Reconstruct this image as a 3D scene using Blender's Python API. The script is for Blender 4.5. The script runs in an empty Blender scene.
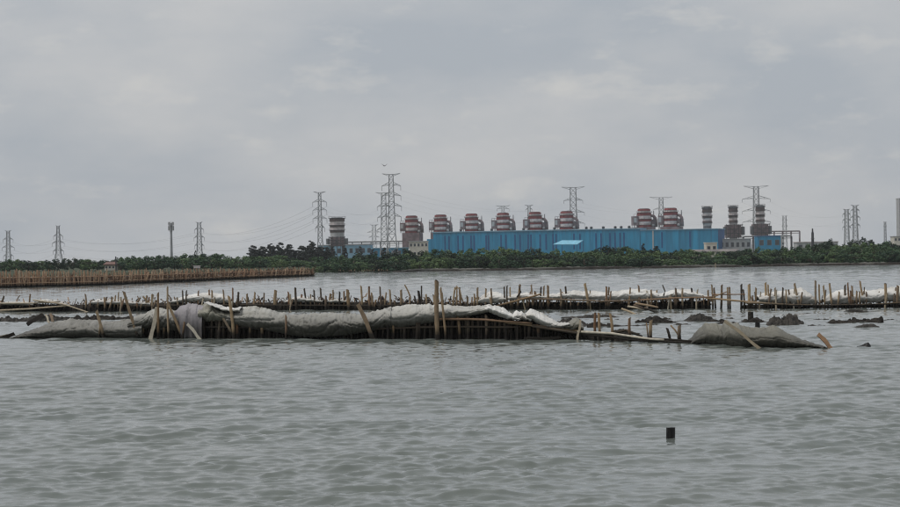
import bpy, math, random
import numpy as np
from mathutils import Vector, Matrix, Quaternion, noise as mnoise

random.seed(7)
rng = np.random.default_rng(7)
sc = bpy.context.scene
COL = sc.collection
R = math.radians

# ------------------------------------------------------------------ camera
FPX = 2000.0                       # focal length in photograph pixels (900 wide)
CAMH = 3.0
cam_d = bpy.data.cameras.new('camera')
cam = bpy.data.objects.new('camera', cam_d)
COL.objects.link(cam)
cam_d.sensor_width = 36.0
cam_d.lens = 36.0 * FPX / 900.0
cam_d.clip_start = 0.5
cam_d.clip_end = 9000.0
cam.location = (0, 0, CAMH)
PITCH = math.atan(1.5 / FPX)
CAM_M = Matrix.Rotation(R(90) + PITCH, 3, 'X') @ Matrix.Rotation(R(-0.9), 3, 'Z')
cam.rotation_euler = CAM_M.to_euler()
sc.camera = cam

# ------------------------------------------------------------------ world
SUN_EL, SUN_AZ = 60.0, 255.0       # azimuth measured clockwise from +Y
world = bpy.data.worlds.new('World')
sc.world = world
world.use_nodes = True
nt = world.node_tree
nt.nodes.clear()
def N(tree, kind, **kw):
    n = tree.nodes.new(kind)
    for k, v in kw.items():
        setattr(n, k, v)
    return n
out = N(nt, 'ShaderNodeOutputWorld')
sky = N(nt, 'ShaderNodeTexSky', sky_type='NISHITA', sun_disc=False)
sky.sun_elevation = R(SUN_EL)
sky.sun_rotation = R(SUN_AZ)
sky.dust_density = 4.0
bg_sky = N(nt, 'ShaderNodeBackground')
bg_sky.inputs['Strength'].default_value = 0.1
nt.links.new(sky.outputs['Color'], bg_sky.inputs['Color'])
tc = N(nt, 'ShaderNodeTexCoord')
mp = N(nt, 'ShaderNodeMapping')
mp.inputs['Scale'].default_value = (1.0, 1.0, 2.6)
mp.inputs['Location'].default_value = (0.31, 0.12, 0.53)
nt.links.new(tc.outputs['Generated'], mp.inputs['Vector'])
def wnoise(scale, detail, rough):
    n = N(nt, 'ShaderNodeTexNoise')
    n.inputs['Scale'].default_value = scale
    n.inputs['Detail'].default_value = detail
    n.inputs['Roughness'].default_value = rough
    nt.links.new(mp.outputs['Vector'], n.inputs['Vector'])
    return n
n1 = wnoise(7.0, 5.0, 0.55)
r1 = N(nt, 'ShaderNodeValToRGB')       # broad grey sheet: blue-grey bellies to pale grey
e = r1.color_ramp.elements
e[0].position = 0.34; e[0].color = (0.385, 0.416, 0.455, 1)
e[1].position = 0.66; e[1].color = (0.505, 0.512, 0.522, 1)
nt.links.new(n1.outputs['Fac'], r1.inputs['Fac'])
n2 = wnoise(21.0, 6.0, 0.6)
r2 = N(nt, 'ShaderNodeValToRGB')       # small cream cumulus heads
e = r2.color_ramp.elements
e[0].position = 0.56; e[0].color = (0, 0, 0, 1)
e[1].position = 0.74; e[1].color = (0.55, 0.55, 0.55, 1)
nt.links.new(n2.outputs['Fac'], r2.inputs['Fac'])
mx = N(nt, 'ShaderNodeMix', data_type='RGBA')
nt.links.new(r2.outputs['Color'], mx.inputs[0])
nt.links.new(r1.outputs['Color'], mx.inputs[6])
mx.inputs[7].default_value = (0.61, 0.597, 0.57, 1)
bg_cl = N(nt, 'ShaderNodeBackground')
bg_cl.inputs['Strength'].default_value = 1.0
nt.links.new(mx.outputs[2], bg_cl.inputs['Color'])
ms = N(nt, 'ShaderNodeMixShader')
ms.inputs[0].default_value = 0.93
nt.links.new(bg_sky.outputs[0], ms.inputs[1])
nt.links.new(bg_cl.outputs[0], ms.inputs[2])
nt.links.new(ms.outputs[0], out.inputs['Surface'])

# ------------------------------------------------------------------ sun and exposure
sun_d = bpy.data.lights.new('sun', 'SUN')
sun_d.energy = 1.5
sun_d.angle = R(25)
sun_d.color = (1.0, 0.96, 0.9)
sun = bpy.data.objects.new('sun', sun_d)
COL.objects.link(sun)
sdir = Vector((math.sin(R(SUN_AZ)) * math.cos(R(SUN_EL)), math.cos(R(SUN_AZ)) * math.cos(R(SUN_EL)), math.sin(R(SUN_EL))))
sun.rotation_euler = sdir.to_track_quat('Z', 'Y').to_euler()
sun.location = (0, -20, 60)

vs = sc.view_settings
vs.view_transform = 'Standard'
vs.look = 'None'
vs.exposure = 0.11
vs.gamma = 1.0
vs.use_curve_mapping = False
sc.render.engine = 'CYCLES'
sc.cycles.use_denoising = True
sc.cycles.filter_width = 1.2
sc.cycles.max_bounces = 5
sc.cycles.diffuse_bounces = 3
sc.cycles.glossy_bounces = 3
sc.cycles.volume_bounces = 1
sc.cycles.transparent_max_bounces = 8
sc.cycles.caustics_reflective = False
sc.cycles.caustics_refractive = False

# ------------------------------------------------------------------ picture-to-place helpers
def ray(px, py):
    return CAM_M @ Vector(((px - 450.0) / FPX, -(py - 253.5) / FPX, -1.0))
def P(px, py, D):
    d = ray(px, py)
    return Vector((0, 0, CAMH)) + d * (D / d.y)
def WL(px, py, z=0.0):
    """distance at which the ray through a point on the water meets level z"""
    d = ray(px, py)
    return (z - CAMH) / d.z * d.y
def lerp(pts, x):
    if x <= pts[0][0]: return pts[0][1]
    for (a, b), (c, d) in zip(pts, pts[1:]):
        if x <= c:
            return b + (d - b) * (x - a) / (c - a) if c > a else d
    return pts[-1][1]
def fbm(x, y=0.0, z=0.0, o=4):
    return mnoise.fractal(Vector((x, y, z)), 1.0, 2.0, o)

# ------------------------------------------------------------------ materials
MATS = {}
def new_mat(name):
    m = bpy.data.materials.new(name)
    m.use_nodes = True
    MATS[name] = m
    t = m.node_tree
    return m, t, t.nodes['Principled BSDF']
def lin(*c):
    return (*c, 1.0)
def mat_noise(name, c1, c2, rough=0.8, scale=2.0, detail=5.0, rand=0.0, bump=0.0, bump_scale=None, spec=0.3, lo=0.35, hi=0.65, stretch=(1, 1, 1), metallic=0.0):
    """two-tone procedural surface, optional per-object shift of tone and a fine relief"""
    m, t, b = new_mat(name)
    co = N(t, 'ShaderNodeTexCoord')
    mpn = N(t, 'ShaderNodeMapping'); mpn.inputs['Scale'].default_value = stretch
    geo = N(t, 'ShaderNodeNewGeometry')
    t.links.new(geo.outputs['Position'], mpn.inputs['Vector'])
    n = N(t, 'ShaderNodeTexNoise')
    n.inputs['Scale'].default_value = scale
    n.inputs['Detail'].default_value = detail
    t.links.new(mpn.outputs['Vector'], n.inputs['Vector'])
    r = N(t, 'ShaderNodeValToRGB')
    r.color_ramp.elements[0].position = lo; r.color_ramp.elements[0].color = lin(*c1)
    r.color_ramp.elements[1].position = hi; r.color_ramp.elements[1].color = lin(*c2)
    t.links.new(n.outputs['Fac'], r.inputs['Fac'])
    col = r.outputs['Color']
    if rand:
        oi = N(t, 'ShaderNodeObjectInfo')
        mr = N(t, 'ShaderNodeMapRange')
        mr.inputs['To Min'].default_value = 1.0 - rand
        mr.inputs['To Max'].default_value = 1.0 + rand
        t.links.new(oi.outputs['Random'], mr.inputs['Value'])
        hs = N(t, 'ShaderNodeHueSaturation')
        t.links.new(mr.outputs['Result'], hs.inputs['Value'])
        t.links.new(col, hs.inputs['Color'])
        col = hs.outputs['Color']
    t.links.new(col, b.inputs['Base Color'])
    b.inputs['Roughness'].default_value = rough
    b.inputs['Metallic'].default_value = metallic
    b.inputs['Specular IOR Level'].default_value = spec
    if bump:
        n2_ = N(t, 'ShaderNodeTexNoise')
        n2_.inputs['Scale'].default_value = bump_scale or scale * 4
        n2_.inputs['Detail'].default_value = 4
        t.links.new(mpn.outputs['Vector'], n2_.inputs['Vector'])
        bp = N(t, 'ShaderNodeBump')
        bp.inputs['Strength'].default_value = 1.0
        bp.inputs['Distance'].default_value = bump
        t.links.new(n2_.outputs['Fac'], bp.inputs['Height'])
        t.links.new(bp.outputs['Normal'], b.inputs['Normal'])
    return m

def mat_bamboo(name, stops, wet=True):
    """weathered bamboo: tone by piece, streaks along the cane, a wet tide mark low down"""
    m, t, b = new_mat(name)
    oi = N(t, 'ShaderNodeObjectInfo')
    r = N(t, 'ShaderNodeValToRGB')
    els = r.color_ramp.elements
    els[0].position = 0.0; els[0].color = lin(*stops[0])
    els[1].position = 1.0; els[1].color = lin(*stops[-1])
    for i, s in enumerate(stops[1:-1]):
        q = els.new((i + 1) / (len(stops) - 1)); q.color = lin(*s)
    t.links.new(oi.outputs['Random'], r.inputs['Fac'])
    geo = N(t, 'ShaderNodeNewGeometry')
    n = N(t, 'ShaderNodeTexNoise'); n.inputs['Scale'].default_value = 7.0; n.inputs['Detail'].default_value = 5
    t.links.new(geo.outputs['Position'], n.inputs['Vector'])
    mr = N(t, 'ShaderNodeMapRange'); mr.inputs['To Min'].default_value = 0.55; mr.inputs['To Max'].default_value = 1.45
    t.links.new(n.outputs['Fac'], mr.inputs['Value'])
    hs = N(t, 'ShaderNodeHueSaturation')
    t.links.new(r.outputs['Color'], hs.inputs['Color'])
    t.links.new(mr.outputs['Result'], hs.inputs['Value'])
    col = hs.outputs['Color']
    if wet:
        sep = N(t, 'ShaderNodeSeparateXYZ'); t.links.new(geo.outputs['Position'], sep.inputs[0])
        ad = N(t, 'ShaderNodeMath', operation='MULTIPLY_ADD')
        t.links.new(n.outputs['Fac'], ad.inputs[0]); ad.inputs[1].default_value = -0.3
        t.links.new(sep.outputs['Z'], ad.inputs[2])
        w = N(t, 'ShaderNodeMapRange'); w.inputs['From Min'].default_value = 0.02; w.inputs['From Max'].default_value = 0.30
        t.links.new(ad.outputs[0], w.inputs['Value'])
        mxn = N(t, 'ShaderNodeMix', data_type='RGBA')
        t.links.new(w.outputs['Result'], mxn.inputs[0])
        mxn.inputs[6].default_value = lin(0.022, 0.018, 0.014)
        t.links.new(col, mxn.inputs[7])
        col = mxn.outputs[2]
    t.links.new(col, b.inputs['Base Color'])
    b.inputs['Roughness'].default_value = 0.75
    b.inputs['Specular IOR Level'].default_value = 0.25
    return m

M_POST = mat_bamboo('weathered_bamboo', [(0.21, 0.135, 0.075), (0.35, 0.25, 0.15), (0.15, 0.11, 0.08), (0.42, 0.305, 0.18), (0.26, 0.205, 0.15), (0.23, 0.125, 0.068)])
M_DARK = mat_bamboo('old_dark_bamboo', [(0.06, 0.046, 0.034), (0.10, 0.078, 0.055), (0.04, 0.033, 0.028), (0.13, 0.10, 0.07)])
M_PALE = mat_bamboo('pale_split_bamboo', [(0.42, 0.36, 0.27), (0.34, 0.27, 0.18), (0.50, 0.46, 0.38)], wet=False)
M_FENCE = mat_bamboo('brown_fence_bamboo', [(0.34, 0.205, 0.13), (0.48, 0.325, 0.21), (0.26, 0.165, 0.11), (0.56, 0.42, 0.29), (0.36, 0.26, 0.18), (0.42, 0.25, 0.155)])

M_DRY = mat_bamboo('dry_brown_bamboo', [(0.30, 0.18, 0.10), (0.36, 0.22, 0.13)], wet=False)
M_BRUSH = mat_bamboo('brown_brushwood', [(0.13, 0.08, 0.052), (0.17, 0.105, 0.07)])
def mat_tarp(name, clean, dirty, low, zlow=0.25, stain=.75):
    """geotextile: blotchy silt stains, a low band of silt and painted shade, fine weave relief"""
    m, t, b = new_mat(name)
    geo = N(t, 'ShaderNodeNewGeometry')
    n = N(t, 'ShaderNodeTexNoise'); n.inputs['Scale'].default_value = 1.3; n.inputs['Detail'].default_value = 7; n.inputs['Roughness'].default_value = 0.65
    t.links.new(geo.outputs['Position'], n.inputs['Vector'])
    r = N(t, 'ShaderNodeValToRGB')
    r.color_ramp.elements[0].position = 0.36; r.color_ramp.elements[0].color = lin(*dirty)
    r.color_ramp.elements[1].position = 0.58; r.color_ramp.elements[1].color = lin(*clean)
    t.links.new(n.outputs['Fac'], r.inputs['Fac'])
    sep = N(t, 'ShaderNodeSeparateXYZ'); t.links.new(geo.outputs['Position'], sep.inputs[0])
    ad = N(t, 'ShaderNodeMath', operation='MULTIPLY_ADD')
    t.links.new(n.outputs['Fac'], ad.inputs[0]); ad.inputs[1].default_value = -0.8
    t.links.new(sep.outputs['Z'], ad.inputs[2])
    w = N(t, 'ShaderNodeMapRange'); w.inputs['From Min'].default_value = zlow - 0.45; w.inputs['From Max'].default_value = zlow + 0.25  # dark low band: silt, plus shade of the lower front painted into the colour
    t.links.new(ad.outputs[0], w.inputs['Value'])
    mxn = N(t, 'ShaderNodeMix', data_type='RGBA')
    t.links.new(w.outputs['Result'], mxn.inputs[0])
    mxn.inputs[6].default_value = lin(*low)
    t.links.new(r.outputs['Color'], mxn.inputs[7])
    n4 = N(t, 'ShaderNodeTexNoise'); n4.inputs['Scale'].default_value = 2.6; n4.inputs['Detail'].default_value = 6; n4.inputs['Roughness'].default_value = 0.7
    mp4 = N(t, 'ShaderNodeMapping'); mp4.inputs['Scale'].default_value = (1.3, 1.0, 0.45)
    t.links.new(geo.outputs['Position'], mp4.inputs['Vector']); t.links.new(mp4.outputs['Vector'], n4.inputs['Vector'])
    r4 = N(t, 'ShaderNodeMapRange'); r4.inputs['From Min'].default_value = 0.54; r4.inputs['From Max'].default_value = 0.68; r4.inputs['To Max'].default_value = stain
    t.links.new(n4.outputs['Fac'], r4.inputs['Value'])
    mx4 = N(t, 'ShaderNodeMix', data_type='RGBA')
    t.links.new(r4.outputs['Result'], mx4.inputs[0]); t.links.new(mxn.outputs[2], mx4.inputs[6])
    mx4.inputs[7].default_value = lin(*[c * .8 for c in low])
    t.links.new(mx4.outputs[2], b.inputs['Base Color'])
    b.inputs['Roughness'].default_value = 0.55
    b.inputs['Specular IOR Level'].default_value = 0.35
    n2_ = N(t, 'ShaderNodeTexNoise'); n2_.inputs['Scale'].default_value = 9.0; n2_.inputs['Detail'].default_value = 5
    t.links.new(geo.outputs['Position'], n2_.inputs['Vector'])
    bp = N(t, 'ShaderNodeBump'); bp.inputs['Distance'].default_value = 0.03; bp.inputs['Strength'].default_value = 0.8
    t.links.new(n2_.outputs['Fac'], bp.inputs['Height'])
    t.links.new(bp.outputs['Normal'], b.inputs['Normal'])
    return m
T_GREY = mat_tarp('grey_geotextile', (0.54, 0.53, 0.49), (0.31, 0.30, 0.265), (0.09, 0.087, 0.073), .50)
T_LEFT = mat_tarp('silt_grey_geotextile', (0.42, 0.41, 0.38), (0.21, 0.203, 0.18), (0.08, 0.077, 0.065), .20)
T_WHITE = mat_tarp('pale_geotextile', (0.72, 0.71, 0.68), (0.52, 0.50, 0.46), (0.24, 0.225, 0.2), 0.12, .35)
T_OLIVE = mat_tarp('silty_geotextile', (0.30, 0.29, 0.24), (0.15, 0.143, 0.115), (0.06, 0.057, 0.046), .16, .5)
T_LILAC = mat_tarp('faded_cloth', (0.33, 0.31, 0.325), (0.19, 0.18, 0.19), (0.09, 0.085, 0.085), 0.45)
M_MUD = mat_noise('wet_mud', (0.014, 0.012, 0.010), (0.045, 0.039, 0.033), rough=0.8, scale=3, bump=0.06, bump_scale=9, spec=0.15)
M_MUDG = mat_noise('grey_mud', (0.02, 0.019, 0.017), (0.075, 0.068, 0.06), rough=0.8, scale=3, bump=0.06, bump_scale=8, spec=0.2)
M_BLACK = mat_noise('wet_black_wood', (0.006, 0.006, 0.006), (0.016, 0.014, 0.013), rough=0.45, scale=20)
M_ROPE = mat_noise('rope_fibre', (0.3, 0.28, 0.24), (0.5, 0.47, 0.4), rough=0.9, scale=20)

def mat_leaf(name, c1, c2, c3):
    m, t, b = new_mat(name)
    geo = N(t, 'ShaderNodeNewGeometry')
    oi = N(t, 'ShaderNodeObjectInfo')
    n = N(t, 'ShaderNodeTexNoise'); n.inputs['Scale'].default_value = 0.7; n.inputs['Detail'].default_value = 4
    t.links.new(geo.outputs['Position'], n.inputs['Vector'])
    a = N(t, 'ShaderNodeMath', operation='MULTIPLY_ADD'); a.inputs[1].default_value = 0.5
    t.links.new(geo.outputs['Random Per Island'], a.inputs[0])
    mm = N(t, 'ShaderNodeMath', operation='MULTIPLY_ADD'); mm.inputs[1].default_value = 0.75
    t.links.new(oi.outputs['Random'], mm.inputs[0])
    t.links.new(n.outputs['Fac'], mm.inputs[2])
    s = N(t, 'ShaderNodeMath', operation='SUBTRACT'); s.inputs[1].default_value = 0.66
    t.links.new(mm.outputs[0], s.inputs[0])
    t.links.new(s.outputs[0], a.inputs[2])
    r = N(t, 'ShaderNodeValToRGB')
    el = r.color_ramp.elements
    el[0].position = 0.1; el[0].color = lin(*c1)
    el[1].position = 0.95; el[1].color = lin(*c3)
    q = el.new(0.5); q.color = lin(*c2)
    t.links.new(a.outputs[0], r.inputs['Fac'])
    t.links.new(r.outputs['Color'], b.inputs['Base Color'])
    b.inputs['Roughness'].default_value = 0.6
    b.inputs['Specular IOR Level'].default_value = 0.25
    return m
L_MANG = mat_leaf('mangrove_leaf', (0.024, 0.050, 0.032), (0.060, 0.112, 0.050), (0.14, 0.195, 0.080))
L_DARK = mat_leaf('dark_leaf', (0.014, 0.026, 0.018), (0.026, 0.046, 0.028), (0.05, 0.075, 0.04))
L_CAS = mat_leaf('casuarina_needle', (0.016, 0.022, 0.020), (0.028, 0.036, 0.032), (0.045, 0.056, 0.045))
M_BARK = mat_noise('bark', (0.05, 0.04, 0.03), (0.11, 0.09, 0.07), rough=0.9, scale=4)

def flat(name, c, rough=0.6, var=0.12, scale=0.4, spec=0.3, metallic=0.0, rand=0.0):
    return mat_noise(name, tuple(x * (1 - var) for x in c), tuple(min(1, x * (1 + var)) for x in c), rough=rough, scale=scale, spec=spec, metallic=metallic, rand=rand)
B_BLUE = mat_noise('blue_cladding', (0.008, 0.21, 0.39), (0.014, 0.285, 0.50), rough=.6, scale=.5, stretch=(1, 1, .12), rand=.14)
B_NAVY = flat('navy_louvre', (0.004, 0.08, 0.24))
B_ROOF = flat('pale_blue_roof', (0.22, 0.40, 0.52))
B_AWN = flat('light_blue_canopy', (0.22, 0.52, 0.68))
B_RED = flat('faded_red_paint', (0.20, 0.035, 0.035), var=0.3)
B_WHITE = flat('weathered_white_paint', (0.62, 0.55, 0.54), var=0.2)
B_GREY = flat('steel_grey', (0.16, 0.165, 0.175), var=0.25)
B_DGREY = flat('dark_steel', (0.05, 0.05, 0.055), var=0.3)
B_BROWN = flat('brown_band', (0.12, 0.085, 0.08), var=0.3)
B_LGREY = flat('light_grey_cladding', (0.42, 0.42, 0.42))
B_CREAM = flat('cream_render', (0.62, 0.58, 0.50))
B_CASING = flat('dull_casing', (0.19, 0.135, 0.14), var=0.3)
B_GALV = flat('galvanised_steel', (0.30, 0.31, 0.32), rough=0.5)
B_TILE = flat('dull_red_tile', (0.16, 0.09, 0.075), var=0.3)
B_GLASS = flat('dark_glass', (0.03, 0.035, 0.045), rough=0.15, spec=0.6)
B_WIRE = flat('cable_alloy', (0.12, 0.12, 0.125))
B_BIRD = flat('bird_plumage', (0.06, 0.055, 0.05))
B_EGRET = flat('white_plumage', (0.75, 0.75, 0.74))

# ------------------------------------------------------------------ mesh helpers
class MB:
    def __init__(self): self.v, self.f = [], []
    def box(self, a, b):
        x0, y0, z0 = a; x1, y1, z1 = b; n = len(self.v)
        self.v += [(x0,y0,z0),(x1,y0,z0),(x1,y1,z0),(x0,y1,z0),(x0,y0,z1),(x1,y0,z1),(x1,y1,z1),(x0,y1,z1)]
        self.f += [tuple(n+i for i in q) for q in ((0,3,2,1),(4,5,6,7),(0,1,5,4),(1,2,6,5),(2,3,7,6),(3,0,4,7))]
        return self
    def tube(self, pts, rad, seg=6, cap=True):
        pts = [Vector(p) for p in pts]
        rads = rad if isinstance(rad, (list, tuple)) else [rad] * len(pts)
        n0 = len(self.v)
        for i, p in enumerate(pts):
            d = (pts[min(i+1, len(pts)-1)] - pts[max(i-1, 0)]).normalized()
            u = d.cross(Vector((0, 0, 1)))
            if u.length < 1e-3: u = Vector((1, 0, 0))
            u.normalize(); w = d.cross(u)
            for k in range(seg):
                a = 2 * math.pi * k / seg + math.pi / seg
                self.v.append(tuple(p + (u * math.cos(a) + w * math.sin(a)) * rads[i]))
        for i in range(len(pts) - 1):
            for k in range(seg):
                a = n0 + i * seg + k; b = n0 + i * seg + (k + 1) % seg
                self.f.append((a, b, b + seg, a + seg))
        if cap:
            self.f.append(tuple(n0 + k for k in reversed(range(seg))))
            e_ = n0 + (len(pts) - 1) * seg
            self.f.append(tuple(e_ + k for k in range(seg)))
        return self
    def bar(self, a, b, w): return self.tube([a, b], w * 0.62, 4)
    def prism(self, c, r0, r1, z0, z1, seg=16, sy=1.0):
        n = len(self.v)
        for r_, z in ((r0, z0), (r1, z1)):
            for k in range(seg):
                a = 2 * math.pi * (k + 0.5) / seg
                self.v.append((c[0] + r_ * math.cos(a), c[1] + r_ * sy * math.sin(a), z))
        for k in range(seg):
            a = n + k; b = n + (k + 1) % seg
            self.f.append((a, b, b + seg, a + seg))
        self.f.append(tuple(n + k for k in reversed(range(seg))))
        self.f.append(tuple(n + seg + k for k in range(seg)))
        return self
    def mesh(self, name, mat, smooth=False):
        me = bpy.data.meshes.new(name)
        me.from_pydata(self.v, [], self.f)
        me.materials.append(mat)
        if smooth: me.shade_smooth()
        me.update()
        return me
    def build(self, name, mat, parent=None, loc=(0, 0, 0), smooth=False):
        return link(name, self.mesh(name, mat, smooth), parent, loc)
def link(name, data, parent=None, loc=(0, 0, 0)):
    o = bpy.data.objects.new(name, data)
    COL.objects.link(o)
    o.location = loc
    if parent is not None: o.parent = parent
    return o
def tag(o, label, cat, group=None):
    o['label'] = label; o['category'] = cat
    if group: o['group'] = group
    return o
def thing(name, label, cat, loc=(0, 0, 0), group=None, rz=0.0):
    o = link(name, None, None, loc)
    o.empty_display_size = 0.5
    o.rotation_euler.z = rz
    return tag(o, label, cat, group)
def structure(o):
    o['kind'] = 'structure'
    return o

# ------------------------------------------------------------------ water: one sheet of real waves, finer near the shore we look from
def build_water():
    Y = [-50.0, -20.0, 0.0, 8.0]
    y = 13.0
    while y < 720.0:
        Y.append(y); y *= 1.002 if y < 110 else 1.0026 if y < 390 else 1.01
    core0 = 4
    Y = np.array(Y)
    ncol = 500
    s = np.linspace(-1, 1, ncol)
    rows = []
    half = np.maximum(0.28 * np.abs(Y) + 2.0, 6.0)
    X = half[:, None] * s[None, :]
    X = np.concatenate([np.full((len(Y), 1), -1200.0), -(half[:, None] + 120.0), X, half[:, None] + 120.0, np.full((len(Y), 1), 1200.0)], axis=1)
    YY = np.repeat(Y[:, None], X.shape[1], axis=1)
    # coarser of the two grid steps at each row decides which wavelengths the sheet can carry
    dy = np.gradient(Y); dx = 2 * half / ncol
    step = np.maximum(dy, dx)[:, None]
    Z = np.zeros_like(X); DX = np.zeros_like(X); DY = np.zeros_like(X)
    r = np.random.default_rng(21)
    nw = 120
    L = np.exp(np.linspace(math.log(0.14), math.log(2.6), nw)) * r.uniform(0.95, 1.05, nw)
    ang = R(-80) + r.normal(0, 0.7, nw)
    ph = r.uniform(0, 2 * math.pi, nw)
    st = np.where(L < 0.42, 0.039, 0.039 * (0.42 / L) ** 0.85)
    # gusty surface: groups of steeper wavelets between calmer patches
    g = np.zeros_like(X)
    for _ in range(14):
        kk = 2 * math.pi / r.uniform(2.5, 14.0); an = r.uniform(0, math.pi)
        g += np.sin(kk * (X * math.cos(an) + YY * math.sin(an)) + r.uniform(0, 6.28))
    patch = np.clip(0.95 + 0.07 * g, 0.6, 1.25)
    for i in range(nw):
        k = 2 * math.pi / L[i]
        amp = st[i] / k
        w = np.clip((L[i] / step - 2.0) / 1.6, 0, 1)
        th = k * (X * math.cos(ang[i]) + YY * math.sin(ang[i])) + ph[i]
        a = amp * w * patch
        Z += a * np.cos(th)
        DX -= 0.6 * a * math.cos(ang[i]) * np.sin(th)
        DY -= 0.6 * a * math.sin(ang[i]) * np.sin(th)
    for A in (Z, DX, DY):
        A[:core0] = 0
        A[:, :2] = 0; A[:, -2:] = 0
    X = X + DX; YY = YY + DY
    nr, nc = X.shape
    v = np.stack([X, YY, Z], -1).reshape(-1, 3)
    idx = np.arange(nr * nc).reshape(nr, nc)
    q = np.stack([idx[:-1, :-1], idx[:-1, 1:], idx[1:, 1:], idx[1:, :-1]], -1).reshape(-1, 4)
    me = bpy.data.meshes.new('water')
    me.vertices.add(len(v)); me.vertices.foreach_set('co', v.astype(np.float32).ravel())
    me.loops.add(q.size); me.loops.foreach_set('vertex_index', q.astype(np.int32).ravel())
    me.polygons.add(len(q))
    me.polygons.foreach_set('loop_start', (np.arange(len(q)) * 4).astype(np.int32))
    me.polygons.foreach_set('use_smooth', np.ones(len(q), dtype=bool))
    me.update(calc_edges=True)
    m, t, b = new_mat('estuary_water')
    geo = N(t, 'ShaderNodeNewGeometry')
    n = N(t, 'ShaderNodeTexNoise'); n.inputs['Scale'].default_value = 0.06; n.inputs['Detail'].default_value = 4
    t.links.new(geo.outputs['Position'], n.inputs['Vector'])
    rr = N(t, 'ShaderNodeValToRGB')
    rr.color_ramp.elements[0].position = 0.3; rr.color_ramp.elements[0].color = lin(0.130, 0.148, 0.136)
    rr.color_ramp.elements[1].position = 0.7; rr.color_ramp.elements[1].color = lin(0.152, 0.168, 0.153)
    t.links.new(n.outputs['Fac'], rr.inputs['Fac'])
    t.links.new(rr.outputs['Color'], b.inputs['Base Color'])
    b.inputs['Roughness'].default_value = 0.03
    b.inputs['IOR'].default_value = 1.333
    mpn = N(t, 'ShaderNodeMapping'); mpn.inputs['Scale'].default_value = (0.75, 1.25, 1.0)
    t.links.new(geo.outputs['Position'], mpn.inputs['Vector'])
    n2_ = N(t, 'ShaderNodeTexNoise'); n2_.inputs['Scale'].default_value = 4.2; n2_.inputs['Detail'].default_value = 5; n2_.inputs['Roughness'].default_value = 0.62
    t.links.new(mpn.outputs['Vector'], n2_.inputs['Vector'])
    n3_ = N(t, 'ShaderNodeTexNoise'); n3_.inputs['Scale'].default_value = 1.1; n3_.inputs['Detail'].default_value = 4
    t.links.new(mpn.outputs['Vector'], n3_.inputs['Vector'])
    sep = N(t, 'ShaderNodeSeparateXYZ'); t.links.new(geo.outputs['Position'], sep.inputs[0])
    far_ = N(t, 'ShaderNodeMapRange'); far_.inputs['From Min'].default_value = 90.0; far_.inputs['From Max'].default_value = 220.0
    far_.inputs['To Min'].default_value = 0.0; far_.inputs['To Max'].default_value = 1.0
    t.links.new(sep.outputs['Y'], far_.inputs['Value'])
    gm = N(t, 'ShaderNodeMapping'); gm.inputs['Scale'].default_value = (1.0, 0.22, 1.0)
    t.links.new(geo.outputs['Position'], gm.inputs['Vector'])
    gust = N(t, 'ShaderNodeTexNoise'); gust.inputs['Scale'].default_value = 0.5; gust.inputs['Detail'].default_value = 8; gust.inputs['Roughness'].default_value = 0.65
    t.links.new(gm.outputs['Vector'], gust.inputs['Vector'])
    gr_ = N(t, 'ShaderNodeMapRange'); gr_.inputs['From Min'].default_value = 0.44; gr_.inputs['From Max'].default_value = 0.70
    gr_.inputs['To Min'].default_value = 0.0; gr_.inputs['To Max'].default_value = 1.0
    t.links.new(gust.outputs['Fac'], gr_.inputs['Value'])
    ml = N(t, 'ShaderNodeMath', operation='MULTIPLY')
    t.links.new(far_.outputs['Result'], ml.inputs[0]); t.links.new(gr_.outputs['Result'], ml.inputs[1])
    b1 = N(t, 'ShaderNodeBump'); b1.inputs['Distance'].default_value = 0.006; b1.inputs['Strength'].default_value = 1.0
    t.links.new(n2_.outputs['Fac'], b1.inputs['Height'])
    b2 = N(t, 'ShaderNodeBump'); b2.inputs['Distance'].default_value = 0.30
    t.links.new(ml.outputs[0], b2.inputs['Strength'])
    t.links.new(n3_.outputs['Fac'], b2.inputs['Height'])
    t.links.new(b1.outputs['Normal'], b2.inputs['Normal'])
    t.links.new(b2.outputs['Normal'], b.inputs['Normal'])
    me.materials.append(m)
    return structure(link('water', me))
build_water()

# land behind the shore: low coastal flat
def build_ground():
    mb = MB()
    xs = np.linspace(-1190, 1190, 120)
    ys = [399, 403, 408, 440, 520, 700, 1000, 1500, 2200, 3000]
    for j, y in enumerate(ys):
        for x in xs:
            yy = y + (6 * fbm(x * 0.02, 3.1) if j < 3 else 0)
            z = (-0.5, 0.25, 0.6)[j] if j < 3 else 0.8 + 0.2 * fbm(x * 0.01, y * 0.01)
            mb.v.append((x, yy, z))
    n = len(xs)
    for j in range(len(ys) - 1):
        for i in range(n - 1):
            a = j * n + i
            mb.f.append((a, a + 1, a + n + 1, a + n))
    m = mat_noise('coastal_soil', (0.03, 0.04, 0.02), (0.06, 0.075, 0.04), rough=0.95, scale=0.1)
    structure(mb.build('ground', m))
build_ground()
GZ = 0.8

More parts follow.
